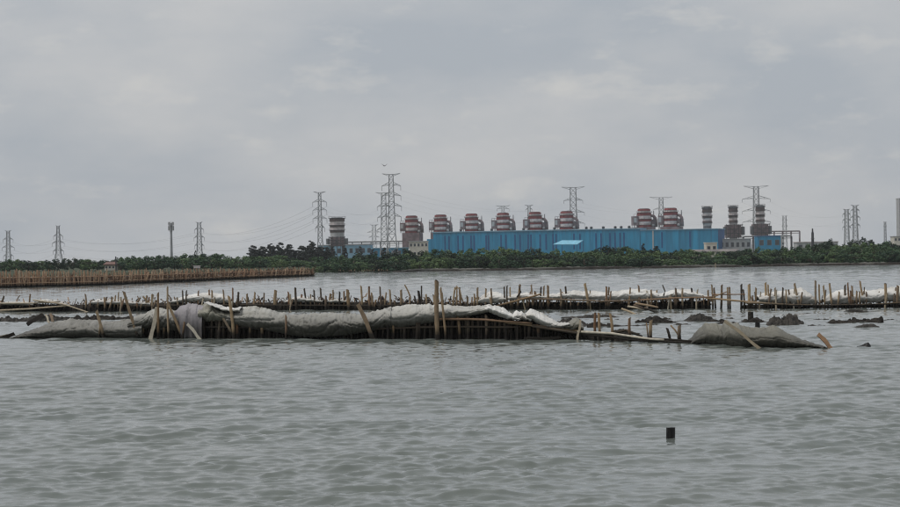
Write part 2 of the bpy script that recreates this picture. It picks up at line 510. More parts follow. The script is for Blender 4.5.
# ------------------------------------------------------------------ trees
def leaf_crown(name, clumps, per, size, mat, seed, droop=0.0):
    """many small leaf faces gathered in clumps; clumps = [(centre, radius)]"""
    r = np.random.default_rng(seed)
    V, F = [], []
    for c, rad in clumps:
        n = int(per * rad ** 1.6) + 8
        for _ in range(n):
            d = r.normal(size=3); d /= np.linalg.norm(d)
            d[2] = d[2] * 0.85 + 0.1
            p = np.array(c) + d * rad * r.uniform(0.55, 1.08)
            if p[2] < 0.02: continue
            nrm = d + r.normal(size=3) * 0.55; nrm /= np.linalg.norm(nrm)
            u = np.cross(nrm, r.normal(size=3)); u /= np.linalg.norm(u) + 1e-6
            w = np.cross(nrm, u)
            s = size * r.uniform(0.6, 1.35)
            k = len(V)
            dz = np.array([0, 0, -droop * s])
            V += [tuple(p - u * s * 0.5), tuple(p + w * s * 0.32 + dz * .3), tuple(p + u * s * 0.6 + dz), tuple(p - w * s * 0.32 + dz * .3)]
            F.append((k, k + 1, k + 2, k + 3))
    me = bpy.data.meshes.new(name)
    me.from_pydata(V, [], F)
    me.materials.append(mat)
    return me
def trunk_mesh(h, r0, limbs, seed, spread):
    rr = random.Random(seed)
    mb = MB()
    mb.tube([(0, 0, -0.3), (0.05 * h * rr.uniform(-1, 1), 0.03, h * 0.5), (0.08 * h * rr.uniform(-1, 1), 0, h)], [r0, r0 * 0.75, r0 * 0.35], 7)
    for i in range(limbs):
        a = rr.uniform(0, 6.28); z = h * rr.uniform(0.25, 0.8); l = spread * rr.uniform(0.6, 1)
        mb.tube([(0, 0, z), (l * .5 * math.cos(a), l * .5 * math.sin(a), z + l * 0.35), (l * math.cos(a), l * math.sin(a), z + l * 0.55)], [r0 * .5, r0 * .32, r0 * .12], 5)
    return mb.mesh('trunk', M_BARK, True)
def broad_variant(seed, mat, wide=1.0, dens=95):
    """unit tree: 4 m high, about 4.5 m across, leafy down to the ground like a mangrove"""
    rr = random.Random(seed)
    cl = []
    for i in range(30):
        a = rr.uniform(0, 6.28)
        z = rr.uniform(0.3, 3.5)
        rmax = 2.1 * wide * math.sqrt(max(0.05, 1 - ((z - 1.5) / 2.4) ** 2))
        d = rmax * math.sqrt(rr.uniform(0.15, 1))
        cl.append(((d * math.cos(a), d * math.sin(a), z), rr.uniform(0.35, 0.75)))
    return leaf_crown('crown', cl, dens, 0.34, mat, seed), trunk_mesh(3.0, 0.16, 7, seed, 1.7 * wide)
def cas_variant(seed):
    """unit casuarina: 10 m high, airy, conical, ragged"""
    rr = random.Random(seed)
    cl = []
    for i in range(34):
        z = rr.uniform(1.2, 9.6)
        rmax = 0.25 + 1.75 * (1 - z / 10.2) ** 0.75
        a = rr.uniform(0, 6.28); d = rmax * math.sqrt(rr.uniform(0.05, 1))
        cl.append(((d * math.cos(a), d * math.sin(a), z), rr.uniform(0.35, 0.8) * (1.15 - 0.05 * z)))
    return leaf_crown('crown', cl, 85, 0.5, L_CAS, seed, droop=0.5), trunk_mesh(9.4, 0.2, 10, seed, 1.2)
MANG = [broad_variant(100 + i, L_MANG, 1.0 + 0.12 * (i % 3)) for i in range(6)]
DARKT = [broad_variant(200 + i, L_DARK, 1.05) for i in range(4)]
CAS = [cas_variant(300 + i) for i in range(4)]
def plant_tree(name, variants, px, D, top_py, w_px, label, group, unit_h=4.0, unit_w=4.6, cat='tree', z0=None):
    rr = random
    top = P(px, top_py, D)
    z0 = GZ if z0 is None else z0
    h = max(1.2, top.z - z0)
    t = thing(name, label, cat, (top.x, D, z0), group, rr.uniform(0, 6.28))
    cr, tr = rr.choice(variants)
    sx = w_px * D / FPX / unit_w
    t.scale = (sx, sx, h / unit_h)
    link('crown', cr, t); link('trunk', tr, t)
    return t

belt_top = [(312, 260), (330, 257), (350, 254), (380, 253), (410, 251.5), (430, 250.5), (470, 250), (500, 249.5), (540, 250.5), (575, 251), (600, 249), (615, 247.5), (635, 250), (660, 251.5), (700, 252), (735, 249.5), (770, 248), (800, 246), (830, 244.5), (860, 243), (905, 243.5)]
LAND = [(345, 'below the stout banded stack'), (372, 'below the sheds left of the tall pylons'), (400, 'below the tallest pylon'), (426, 'below the boiler stack standing clear'), (456, 'below the first boiler stack on the blue roof'), (487, 'below the second boiler stack on the blue roof'),
        (519, 'below the third boiler stack on the blue roof'), (551, 'below the fourth boiler stack on the blue roof'), (590, 'below the light blue canopy'), (630, 'below the middle right of the blue hall'), (657, 'below the left one of the close stack pair'), (690, 'below the right one of the close stack pair'),
        (720, 'below the cream block'), (746, 'below the middle slim stack'), (772, 'below the small blue box building'), (803, 'below the thin reddish gantry'), (840, 'below the dark dome tree'), (872, 'below the twin pylons'), (999, 'at the right edge')]
def belt_label(px, row=0):
    where = next(l for x, l in LAND if px < x)
    return ('low leafy mangrove at the water edge ' if row == 0 else 'mid height green mangrove in the belt ' if row == 1 else 'mangrove crown topping the green belt ') + where
for row, (D0, dpy, step) in enumerate(((394, 9.5, 8.0), (406, 4.5, 10.5), (424, 0.4, 10.5))):
    px = 316.0 + row * 3
    while px < 912:
        D = D0 + random.uniform(-4, 4)
        tp = lerp(belt_top, px) + dpy - (1.6 if 425 < px < 715 else .8) + random.uniform(-2.2, 1.9)
        plant_tree('mangrove_tree', MANG if random.random() < 0.8 else DARKT, px, D, tp, random.uniform(17, 27), belt_label(px, row), 'mangroves ' + belt_label(px, row).split('mangrove ')[1], z0=-0.1 if row == 0 else 0.3)
        px += step * random.uniform(0.7, 1.3)
# left bank behind the bamboo fence: far dark trees, then a nearer green thicket
px = -4
while px < 128:
    plant_tree('bank_tree', DARKT + MANG[:2], px, random.uniform(445, 520), lerp([(0, 261), (12, 257.8), (22, 260.5), (35, 261), (50, 259), (75, 257.8), (95, 260), (128, 260)], px) + random.uniform(-0.8, 1.2), random.uniform(13, 22), 'dark green tree behind the bamboo fence ' + ('at the left edge', 'around the leftmost pylon', 'between the two leftmost pylons', 'around the second pylon', 'left of the small house', 'behind the small house')[0 if px < 4 else 1 if px < 20 else 2 if px < 46 else 3 if px < 72 else 4 if px < 103 else 5], 'dark trees at far left')
    px += random.uniform(5, 9)
def thicket_label(px, front):
    w = ('right of the small red roofed house', 'left of the telecom mast', 'at the foot of the telecom mast', 'at the foot of the pylon by the mast', 'right of the pylon by the mast', 'below the left end of the casuarina grove', 'at the right end of the bamboo fence')
    k = 0 if px < 130 else 1 if px < 158 else 2 if px < 185 else 3 if px < 212 else 4 if px < 245 else 5 if px < 285 else 6
    return ('low leafy bush behind the fence ' if front else 'leafy green tree behind the fence ') + w[k]
px = 121
while px < 312:
    for D0, dz in ((470, 0), (445, 4.0)):
        plant_tree('thicket_tree', MANG, px + random.uniform(-3, 3), D0 + random.uniform(-8, 8), lerp([(112, 259), (125, 257), (150, 255.5), (175, 254.8), (200, 253.2), (215, 254), (235, 256.5), (260, 255), (290, 256), (312, 262)], px) + dz + random.uniform(-1.0, 1.2), random.uniform(15, 24), thicket_label(px, dz), 'green thicket behind the bamboo fence')
    px += random.uniform(7, 11)
cas_top = [(252, 245), (262, 246), (270, 243), (280, 242), (290, 243.5), (302, 245), (311, 240), (320, 246), (333, 246), (345, 247), (360, 246), (372, 249), (384, 247), (396, 249), (404, 248)]
def cas_label(px, row):
    w = 'at the left end of the grove' if px < 268 else 'in the left middle of the grove' if px < 288 else 'in the right middle of the grove' if px < 306 else 'beside the slim tall pylon'
    return ('tall dark feathery casuarina ' if row else 'dark feathery casuarina in the front row ') + w
for px, tp in cas_top:
    wd = 15 if px < 325 else 9
    lab = cas_label(px, 1) if px < 325 else 'dark pointed casuarina among the sheds ' + ('right of the stout banded stack' if px < 366 else 'at the foot of the tall pylons')
    plant_tree('casuarina_tree', CAS, px, random.uniform(720, 780), tp, wd, lab, 'casuarinas left of the stack' if px < 325 else 'casuarinas by the sheds', unit_h=10.0, unit_w=4.0)
px = 254
while px < 332:
    plant_tree('casuarina_tree', CAS, px, random.uniform(690, 720), lerp(cas_top, px) + random.uniform(.5, 6), random.uniform(12, 17), cas_label(px, 0), 'casuarinas left of the stack', unit_h=10.0, unit_w=4.0)
    px += random.uniform(3, 4.6)
for px, tp, w, lab in ((195, 250, 4.5, 'slim dark conifer just left of the pylon behind the bamboo fence'),
                       (231.5, 256.5, 3, 'small pointed dark conifer in the thicket right of the pylon'),
                       (643, 243, 8, 'dark conifer standing before the right end of the blue hall, left one'),
                       (656, 245.5, 12, 'broad dark conifer standing before the right end of the blue hall')):
    plant_tree('conifer_tree', CAS, px, 560, tp, w, lab, 'single conifers', unit_h=10.0, unit_w=4.0)
for px, tp, w, lab in ((828, 239, 19, 'dark dome-shaped tree right of the slim black flue'), (850, 240, 18, 'dark round tree left half of the twin crown below the twin pylons'),
                       (864, 237.5, 22, 'tallest dark round tree below the twin pylons at right'), (889, 241, 20, 'dark round tree nearest the right edge of the picture')):
    plant_tree('round_tree', DARKT, px, 560, tp, w, lab, 'dark round trees at right')
for px, tp, w in ((606, 247, 20), (618, 246.5, 16)):
    plant_tree('tall_mangrove', MANG, px, 440, tp, w, 'taller mangrove clump rising before the middle of the blue hall', 'taller mangroves before the hall')

# ------------------------------------------------------------------ power station
def block(name, label, cat, px0, px1, top_py, D, depth, wall, roof, windows=0, rows=1, z0=GZ, group=None, roofh=0.5, over=0.4):
    """plain industrial block: wall, roof slab, windows as panes set in frames"""
    a = P(px0, top_py, D); b = P(px1, top_py, D)
    w = b.x - a.x; h = (a.z + b.z) / 2 - z0
    t = thing(name, label, cat, ((a.x + b.x) / 2, D, z0), group)
    MB().box((-w/2, 0, 0), (w/2, depth, h - roofh)).build('wall', wall, t)
    MB().box((-w/2 - over, -over, h - roofh), (w/2 + over, depth + over, h)).build('roof', roof, t)
    for r_ in range(rows):
        zc = (h - roofh) * (r_ + 0.62) / rows
        for i in range(windows):
            xc = -w/2 + w * (i + 0.5) / windows
            ww = w / windows * 0.28; hh = (h / rows) * 0.16
            f = MB().box((xc - ww, -0.06, zc - hh), (xc + ww, 0.05, zc + hh)).build('window', B_GREY, t)
            MB().box((xc - ww * .85, -0.09, zc - hh * .85), (xc + ww * .85, -0.05, zc + hh * .85)).build('pane', B_GLASS, f)
    return t

def build_hall():
    A = P(433, 233.5, 1530); B = P(640, 229, 1490); C_ = P(718, 229, 1475)
    root = thing('turbine_hall', 'very long bright blue clad turbine hall with pale roof edge', 'building', (A.x, A.y, GZ))
    ang = math.atan2(C_.y - A.y, C_.x - A.x)
    root.rotation_euler.z = ang
    L1 = (B.xy - A.xy).length; L2 = (C_.xy - A.xy).length
    def sx(px):   # distance along the facade for a picture column
        for k in range(0, 4001):
            s = L2 * k / 4000
            p = Vector((A.x + s * math.cos(ang), A.y + s * math.sin(ang)))
            d = ray(px, 240)
            if p.x / p.y >= d.x / d.y: return s
        return L2
    H1, H2 = 19.3, 18.2
    MB().box((0, 0.3, 0), (L1 - .05, 42, H1)).build('wall', B_NAVY, root)
    MB().box((L1 + .05, 0.32, 0), (L2, 40, H2)).build('wall', B_NAVY, root)
    pm = {}
    def panels(s0, s1, H, z0=0.0):
        n = max(1, round((s1 - s0) / 4.7)); w = (s1 - s0) / n
        for i in range(n):
            key = (round(w, 3), H)
            if key not in pm:
                pm[key] = MB().box((0.06, 0, z0), (w - 0.06, 0.28, H - 0.02)).mesh('wall_panel', B_BLUE)
            link('wall_panel', pm[key], root, (s0 + i * w, 0, 0))
    panels(0, L1 - .1, H1); panels(L1 + .1, L2, H2)
    MB().box((-0.5, -0.6, H1), (L1, 43, H1 + 0.75)).build('roof', B_ROOF, root)
    MB().box((L1 + .02, -0.5, H2), (L2 + .5, 41, H2 + 0.55)).build('roof', B_ROOF, root)
    for px in (445, 449, 458, 463, 471, 474, 486, 488.5, 501, 506, 515, 520, 528, 531, 540, 546, 553, 556, 574, 580, 596, 601, 610, 615, 620, 624, 662, 690):
        s = sx(px)
        MB().box((s - 0.55, -0.16, 5.0), (s + 0.55, -0.01, 16.8)).build('louvre', B_NAVY, root)
    lv = MB()
    for px in (459, 490, 522, 553, 585, 590, 602, 614, 620, 628):
        s = sx(px)
        v = MB().prism((s, 6), 1.0, 1.0, H1 + 0.75, H1 + 1.9, 10).build('roof_vent', B_DGREY, root)
        MB().prism((s, 6), 1.45, 0.5, H1 + 1.9, H1 + 2.7, 10).build('cowl', B_DGREY, v)
    # stepped lower bay at the left end
    MB().box((-5.2, 1.0, 0), (-0.1, 30, 14.6)).build('side_bay', B_BLUE, root)
    # light door and pale downpipe on the right section
    s = sx(653)
    MB().box((s - 0.5, -0.35, 4), (s + 0.5, -0.02, H2 - .3)).build('downpipe', B_LGREY, root)
build_hall()

# lean-to canopy against the hall
def build_canopy():
    D = 1440
    a, b = P(553, 244.2, D), P(577, 244.2, D)
    c, d = P(583, 240.3, D + 9), P(562, 240.3, D + 9)
    o = Vector(((a.x + b.x) / 2, D, GZ))
    t = thing('canopy', 'light blue sloping canopy roof low on the front of the blue hall', 'canopy', o)
    pts = [p - o for p in (a, b, c, d)]
    mb = MB(); mb.v = [tuple(p) for p in pts] + [tuple(p - Vector((0, 0, 0.35))) for p in pts]
    mb.f = [(0,1,2,3),(7,6,5,4),(0,4,5,1),(1,5,6,2),(2,6,7,3),(3,7,4,0)]
    mb.build('roof', B_AWN, t)
    for p in pts:
        MB().box((p.x - .2, p.y - .2, 0), (p.x + .2, p.y + .2, p.z - 0.4)).build('post', B_NAVY, t)
build_canopy()

def railing(mb, r_, z, seg=12, h=1.1, sy=1.0):
    pts = [(r_ * math.cos(2*math.pi*k/seg), r_ * sy * math.sin(2*math.pi*k/seg), z + h) for k in range(seg + 1)]
    for a, b in zip(pts, pts[1:]):
        mb.bar(a, b, 0.1)
        mb.bar((a[0], a[1], z), a, 0.1)
def build_boiler(px, top_py, D, label):
    top = P(px, top_py, D)
    s = (top.z - GZ) / 33.2
    t = thing('heat_recovery_unit', label, 'boiler unit', (top.x, D, GZ), 'red and white heat recovery units')
    t.scale = (s, s, s); t.rotation_euler.z = random.uniform(-.3, .2)
    bands = [(20.0, 21.7, 5.3, 5.3, B_RED), (21.7, 24.1, 5.0, 5.0, B_WHITE), (24.1, 25.9, 5.3, 5.3, B_RED), (25.9, 28.3, 5.0, 5.0, B_WHITE), (28.3, 30.6, 5.3, 5.1, B_RED), (30.6, 31.9, 4.6, 4.4, B_WHITE), (31.9, 33.2, 4.8, 4.4, B_RED)]
    for z0, z1, r0, r1, m in bands:
        MB().prism((0, 0), r0, r1, z0 + .01, z1 - .01, 14).build('band', m, t)
    MB().prism((0, 0), 3.7, 3.7, 33.2, 33.5, 14).build('stack_mouth', B_DGREY, t)
    MB().box((-6.8, -5.5, 8.0), (6.8, 14, 19.95)).build('casing', B_CASING, t)
    for x in (-6.2, 0, 6.2):
        for y in (-4.8, 12.5):
            MB().box((x - .5, y - .5, 0), (x + .5, y + .5, 7.95)).build('leg', B_DGREY, t)
    for z in (21.7, 25.9, 30.6):
        mb = MB().prism((0, 0), 5.75, 5.75, z - .12, z + .12, 14); railing(mb, 5.65, z, 14, 0.9)
        mb.build('gallery', B_DGREY, t)
    # left: silencer housing carried on a frame, with its pale access panel
    hs = MB().box((-8.8, -2.5, 21.4), (-5.0, 3, 28.0)).build('side_housing', B_CASING, t)
    MB().box((-8.4, -2.7, 23.4), (-6.4, -2.49, 26.9)).build('access_panel', B_LGREY, hs)
    mb = MB()
    for x in (-8.4, -6.3):
        mb.bar((x, -2.2, 20), (x, -2.2, 22.2), .35); mb.bar((x, 2.6, 20), (x, 2.6, 22.2), .35); mb.bar((x, -2.2, 28), (x, -2.2, 29.4), .2)
    mb.bar((-8.4, -2.2, 29.4), (-5.2, -2.2, 29.4), .25)
    mb.bar((-8.4, -2.2, 22), (-8.4, -2.2, 28.2), .3); mb.bar((-8.4, 2.6, 22), (-8.4, -2.2, 22), .3); mb.bar((-6.3, 2.6, 22), (-6.3, -2.2, 22), .3); mb.bar((-6.3, -2.2, 22), (-8.4, -2.2, 22), .3); mb.bar((-6.3, -2.2, 28), (-6.3, -2.2, 22), .3)
    mb.build('housing_frame', B_DGREY, t)
    MB().box((5.0, -2.0, 20.05), (7.2, 3, 25.6)).build('economiser', B_CASING, t)
    # right: curved exhaust duct, a steam drum and a vent pipe
    MB().tube([(5.2, -1, 28.2), (7.0, -1, 27.9), (8.1, -1, 26.4), (8.4, -1, 23.5), (8.6, -1, 20.0)], [1.0, 1.1, 1.15, 1.15, 1.15], 10).build('duct', B_CASING, t, smooth=True)
    MB().tube([(6.0, -3.0, 21.3), (6.0, 4, 21.3)], 1.0, 10).build('steam_drum', B_LGREY, t, smooth=True)
    MB().tube([(7.6, 1.5, 20), (7.6, 1.5, 31.8)], 0.38, 8).build('vent_pipe', B_GREY, t, smooth=True)
    mb = MB()
    for z in (22.5, 25.2): mb.bar((5.3, -2.4, z), (9.4, -2.4, z), .22); mb.bar((9.4, -2.4, z), (9.4, 2, z), .22)
    for x in (7, 9.4): mb.bar((x, -2.4, 20), (x, -2.4, 26.2), .22)
    mb.build('stair_frame', B_GREY, t)
for px, tp, D, lab in ((411.5, 216, 1500, 'red and white striped boiler stack standing clear left of the blue hall'),
                       (440.5, 215, 1560, 'red and white striped boiler stack nearest the left end of the blue roof'),
                       (471.5, 214, 1560, 'red and white striped boiler stack second from the left over the blue roof'),
                       (503, 213.2, 1560, 'red and white striped boiler stack third from the left over the blue roof'),
                       (535, 212.3, 1555, 'red and white striped boiler stack fourth from the left over the blue roof'),
                       (566.5, 211.5, 1550, 'red and white striped boiler stack just left of the broad-armed pylon'),
                       (644, 209, 1525, 'red and white striped boiler stack left of the close pair over the right roof'),
                       (670.5, 208.3, 1520, 'red and white striped boiler stack right of the close pair over the right roof')):
    build_boiler(px, tp, D, lab)

def build_stack(px, top_py, D, label, bands, r_, deck=None, casing=None, legs=None):
    """slender banded flue; bands in picture rows from the top"""
    top = P(px, top_py, D)
    t = thing('banded_stack', label, 'chimney', (top.x, D, GZ), 'banded flue stacks')
    k = D / FPX
    y = top_py
    for i, (rows, m, f) in enumerate(bands):
        z1 = P(px, y, D).z - GZ; z0 = P(px, y + rows, D).z - GZ
        MB().prism((0, 0), r_ * f, r_ * f, z0 + .01, z1 - .01, 18).build('band', m, t)
        if f > 1.0 or i % 2 == 0:
            mb = MB().prism((0, 0), r_ * f + .7, r_ * f + .7, z1 - .28, z1 - .02, 18)
            railing(mb, r_ * f + .6, z1 - .02, 14, 1.0)
            mb.build('gallery', B_DGREY, t)
        y += rows
    zb = z0
    if casing:
        w, h, m = casing
        MB().box((-w/2, -5, zb - h), (w/2, 10, zb - .02)).build('casing', m, t)
        fr = MB()
        for x in np.linspace(-w/2 - .8, w/2 + .8, 5):
            fr.bar((x, -6, 0), (x, -6, zb + .5), .45)
        for z in np.linspace(zb - h, zb, 4): fr.bar((-w/2 - 1.2, -6, z), (w/2 + 1.2, -6, z), .4)
        fr.bar((-w/2 - .8, -6, zb - h), (w/2 + .8, -6, zb), .3); fr.bar((w/2 + .8, -6, zb - h), (-w/2 - .8, -6, zb), .3)
        fr.build('steel_frame', B_DGREY, t)
        for x in (-w/2 - 1.6, w/2 + 1.6):
            MB().prism((x, -3), 1.4, 1.4, zb - h * .8, zb - h * .15, 10).build('drum', B_GREY, t)
        zb -= h
    if legs:
        for x in (-r_ * .8, r_ * .8):
            for y_ in (-r_ * .8, r_ * .8):
                MB().box((x - .7, y_ - .7, 0), (x + .7, y_ + .7, zb - .02)).build('leg', B_DGREY, t)
    else:
        MB().prism((0, 0), r_ * .9, r_ * .9, 0, zb - .03, 14).build('base', B_GREY, t)
    MB().prism((0, 0), r_ * .75, r_ * .75, top.z - GZ, top.z - GZ + .35, 14).build('stack_mouth', B_DGREY, t)
GB = [(1.4, B_LGREY, 1.04), (3.8, B_BROWN, 1.04), (3.6, B_WHITE, 0.96), (2.0, B_BROWN, 1.02), (3.0, B_WHITE, 0.96), (2.2, B_BROWN, 1.0), (2.6, B_LGREY, 0.95)]
build_stack(707, 207, 1525, 'slim grey and brown banded stack at the right end of the blue hall', GB, 3.5)
build_stack(733, 206.3, 1560, 'middle one of the three slim brown banded stacks', GB, 3.4, casing=(11, 10, B_CASING))
build_stack(760, 205.5, 1560, 'slim brown banded stack standing before the large right pylon', GB, 3.4, casing=(11, 10, B_CASING))
build_stack(337, 218, 1350, 'stout grey and white banded stack apart at left of the plant', [(3.4, B_BROWN, 1.05), (3.6, B_WHITE, 0.97), (2.4, B_BROWN, 1.0), (2.6, B_WHITE, 0.97), (2.6, B_BROWN, 1.0), (4.6, B_LGREY, 0.95)], 5.0, casing=(9, 6, B_CASING), legs=True)

block('service_building', 'pale grey service block under the middle slim stack', 'building', 719, 751, 238.5, 1500, 20, B_LGREY, B_LGREY, 6)
block('blue_annex', 'small bright blue box building right of the slim stacks', 'building', 757.5, 781, 235.5, 1490, 16, B_BLUE, B_NAVY, 3)
block('lift_tower', 'narrow pale concrete tower at the right end of the small blue box', 'building', 781.5, 784, 235, 1486, 5, B_LGREY, B_LGREY, 1, 3, over=0.1)
block('pump_house', 'cream block with flat roof on the shore before the blue hall', 'building', 706, 717, 242.3, 705, 6, B_CREAM, B_CREAM, 2, over=0.15, roofh=.3)
block('shore_shed', 'long low white roofed shed at the foot of the cream block', 'building', 693, 737, 249.2, 690, 8, B_CREAM, B_WHITE, 8, over=0.3, roofh=0.8)
block('white_office', 'off-white office block between the far left boiler stack and the blue hall', 'building', 409, 428, 241, 1380, 14, B_CREAM, B_LGREY, 5, 2)
block('grey_shed', 'long blue grey shed behind the casuarinas left of the plant', 'building', 318, 372, 244.5, 1420, 20, B_ROOF, B_LGREY, 9)
block('grey_shed', 'blue shed seen between the casuarinas below the tallest pylon', 'building', 373, 408, 247.6, 1400, 20, B_BLUE, B_ROOF, 6)
block('pale_shed', 'long pale low wall of a shed right of the slim black flue', 'building', 797, 838, 241.5, 1300, 14, B_LGREY, B_WHITE, 6)
block('office_tower', 'grey tower cut off by the right edge of the picture', 'building', 899, 909, 198, 1500, 10, B_LGREY, B_LGREY, 2, 7, over=0.1)
block('tower_podium', 'pale stepped block at the foot of the right edge tower', 'building', 894, 908, 236, 1480, 12, B_CREAM, B_LGREY, 4, 2)
t = block('fence_house', 'small white house with dull red roof behind the far left fence', 'house', 104.5, 115, 264.4, 436, 4, B_CREAM, B_TILE, 3, over=0.3, roofh=0.2)
zt = P(110, 264.4, 436).z - GZ
w_ = 10.5 * 436 / FPX / 2 + .25
mb = MB(); mb.v = [(-w_, -.5, zt), (w_, -.5, zt), (w_, 4.5, zt), (-w_, 4.5, zt), (-w_ * .75, 2, zt + .6), (w_ * .75, 2, zt + .6)]
mb.f = [(0,1,5,4), (1,2,5), (2,3,4,5), (3,0,4), (3,2,1,0)]
mb.build('hipped_roof', B_TILE, t)
p = P(107, 256.5, 420); MB().tube([(p.x - t.location.x, -5, 0), (p.x - t.location.x, -5, p.z - GZ)], .13, 8).build('flue', B_DGREY, t)

def build_rack(px0, px1, py, D, label, n, mat):
    a, b = P(px0, py, D), P(px1, py, D)
    t = thing('pipe_rack', label, 'gantry', ((a.x + b.x) / 2, D, GZ), 'steel gantries')
    w = b.x - a.x; h = (a.z + b.z) / 2 - GZ
    for i in range(n):
        x = -w/2 + w * i / (n - 1)
        mb = MB()
        for y in (0, 4):
            mb.box((x - .25, y - .25, 0), (x + .25, y + .25, h))
        mb.bar((x, 0, 0.2), (x, 4, h - .2), .2)
        mb.build('column', mat, t)
    for z in (h - 1.6, h - .3):
        for y in (0, 4):
            MB().box((-w/2, y - .22 - .26, z), (w/2, y + .22 - .26, z + .45)).build('beam', mat, t)
    for i in range(3):
        MB().tube([(-w/2, .8 + i, h + .5), (w/2, .8 + i, h + .5)], .35, 8).build('pipe', B_LGREY, t)
build_rack(766, 800, 231.5, 1600, 'thin reddish steel gantry right of the slim stacks', 5, B_CASING)
build_rack(343, 408, 242, 1500, 'pale steel gantry running between the left stack and the tall pylons', 8, B_GREY)
build_rack(744, 792, 236.5, 1520, 'low dark steel gantry at the foot of the slim stacks', 6, B_DGREY)

# slim black flue and telecom mast
D = 900; p = P(812.5, 228.5, D)
t = thing('flue', 'slim black flue rising over the trees right of the plant', 'chimney', (p.x, D, GZ))
h = p.z - GZ
MB().prism((0, 0), .75, .55, 0, h * .85, 12).build('shaft', B_DGREY, t, smooth=False)
MB().prism((0, 0), .38, .3, h * .85 + .01, h, 12).build('tip', B_DGREY, t)
MB().prism((0, 0), .9, .9, h * .6, h * .6 + .15, 12).build('collar', B_GREY, t)
D = 1000; p = P(171, 222, D)
t = thing('telecom_mast', 'single pole telecom mast with a clustered antenna head', 'mast', (p.x, D, GZ))
h = p.z - GZ
MB().prism((0, 0), .75, .45, 0, h - .6, 14).build('pole', B_GALV, t)
MB().prism((0, 0), 1.25, 1.25, h - 4.6, h - 4.4, 14).build('platform', B_GREY, t)
MB().prism((0, 0), 1.25, 1.25, h - 1.9, h - 1.7, 14).build('platform', B_GREY, t)
for k in range(6):
    a = k * math.pi / 3 + .3
    x, y = 1.25 * math.cos(a), 1.25 * math.sin(a)
    MB().box((x - .22, y - .16, h - 4.2), (x + .22, y + .16, h - 2.0)).build('antenna', B_LGREY, t)
    MB().box((x - .2, y - .14, h - 1.6), (x + .2, y + .14, h)).build('antenna', B_LGREY, t)

# ------------------------------------------------------------------ transmission pylons and cables
TIPS = {}
def build_pylon(px, top_py, D, label, w_top, w_base, arms, tbar=None, leg=.34, brace=.17, levels=9, waist=None, base_py=None, group='transmission pylons', droop=True):
    """arms: [(picture row, half width in picture pixels)]; tbar: half width of a flat top beam"""
    top = P(px, top_py, D); k = D / FPX
    t = thing('pylon', label, 'pylon', (top.x, D, GZ), group)
    H = top.z - GZ
    W1, W0 = w_top * k / 2, w_base * k / 2
    zw = H * 0.30
    def hw(z):
        if z > zw:
            Wm = W1 + (W0 - W1) * 0.35
            return Wm + (W1 - Wm) * (z - zw) / (H - zw)
        Wm = W1 + (W0 - W1) * 0.35
        return W0 + (Wm - W0) * z / zw
    mb = MB()
    zs = [0, zw * .55, zw] + [zw + (H - zw) * i / (levels) for i in range(1, levels + 1)]
    for z0, z1 in zip(zs, zs[1:]):
        a, b = hw(z0), hw(z1)
        c0 = [(-a, -a, z0), (a, -a, z0), (a, a, z0), (-a, a, z0)]
        c1 = [(-b, -b, z1), (b, -b, z1), (b, b, z1), (-b, b, z1)]
        for i in range(4):
            j = (i + 1) % 4
            mb.bar(c0[i], c1[i], leg)
            mb.bar(c0[i], c1[j], brace); mb.bar(c0[j], c1[i], brace)
            mb.bar(c1[i], c1[j], brace)
    mb.build('lattice_body', B_GALV, t)
    tips = []
    def arm(z, half, rise, ins):
        for s in (-1, 1):
            b = hw(z); tip = Vector((s * half, 0, z + rise))
            m = MB()
            for y in (-b, b):
                m.bar((s * b, y, z), tip, brace * 1.15)
                m.bar((s * b, y, min(H, z + .9 + half * .12)), tip, brace * 1.15)
                mid = Vector((s * b, y, z)).lerp(tip, .5); mid2 = Vector((s * b, y, min(H, z + .9 + half * .12))).lerp(tip, .5)
                m.bar(mid, mid2, brace); m.bar((s * b, y, z), mid2, brace * .8)
            m.build('crossarm', B_GALV, t)
            if ins:
                MB().tube([tip, tip - Vector((0, 0, ins))], .09 + leg * .1, 6).build('insulator', B_GREY, t)
            tips.append(Vector((top.x, D, GZ)) + tip - Vector((0, 0, ins)))
    for py, half in arms:
        arm(P(px, py, D).z - GZ, half * k, (-.5 if droop else 0.3), 2.6 if D < 2300 else 0)
    if tbar:
        half = tbar * k
        m = MB()
        for y in (-W1, W1):
            m.bar((-half, 0, H + .5), (-W1, y, H), brace * 1.5); m.bar((half, 0, H + .5), (W1, y, H), brace * 1.5)
            m.bar((-W1, y, H), (W1, y, H), brace * 1.5)
            m.bar((-half, 0, H + .5), (-W1, y, H - half * .18), brace); m.bar((half, 0, H + .5), (W1, y, H - half * .18), brace)
        m.build('top_beam', B_GALV, t)
        tips += [Vector((top.x - half, D, GZ + H + .5)), Vector((top.x + half, D, GZ + H + .5))]
    for sx_ in (-1, 1):
        for sy_ in (-1, 1):
            MB().box((sx_ * W0 - .6, sy_ * W0 - .6, -0.6), (sx_ * W0 + .6, sy_ * W0 + .6, .5)).build('footing', B_LGREY, t)
    TIPS[px] = tips
    return t
build_pylon(8, 231, 1700, 'small pylon nearest the left edge of the picture', 2.6, 6, [(239, 5), (247, 6), (255.5, 5)], tbar=3.2, leg=.40, brace=.19, levels=6)
build_pylon(58, 226, 1600, 'small pylon second from the left, beside the white bird', 2.2, 9, [(235.5, 4.6), (242.5, 6), (250.5, 5.2)], tbar=2.2, leg=.40, brace=.19, levels=6)
build_pylon(199, 222.5, 1550, 'pylon right of the telecom mast behind the bamboo fence', 3, 8, [(229, 4.6), (237, 5.2), (245, 4.6)], tbar=3.4, leg=.38, brace=.19, levels=7)
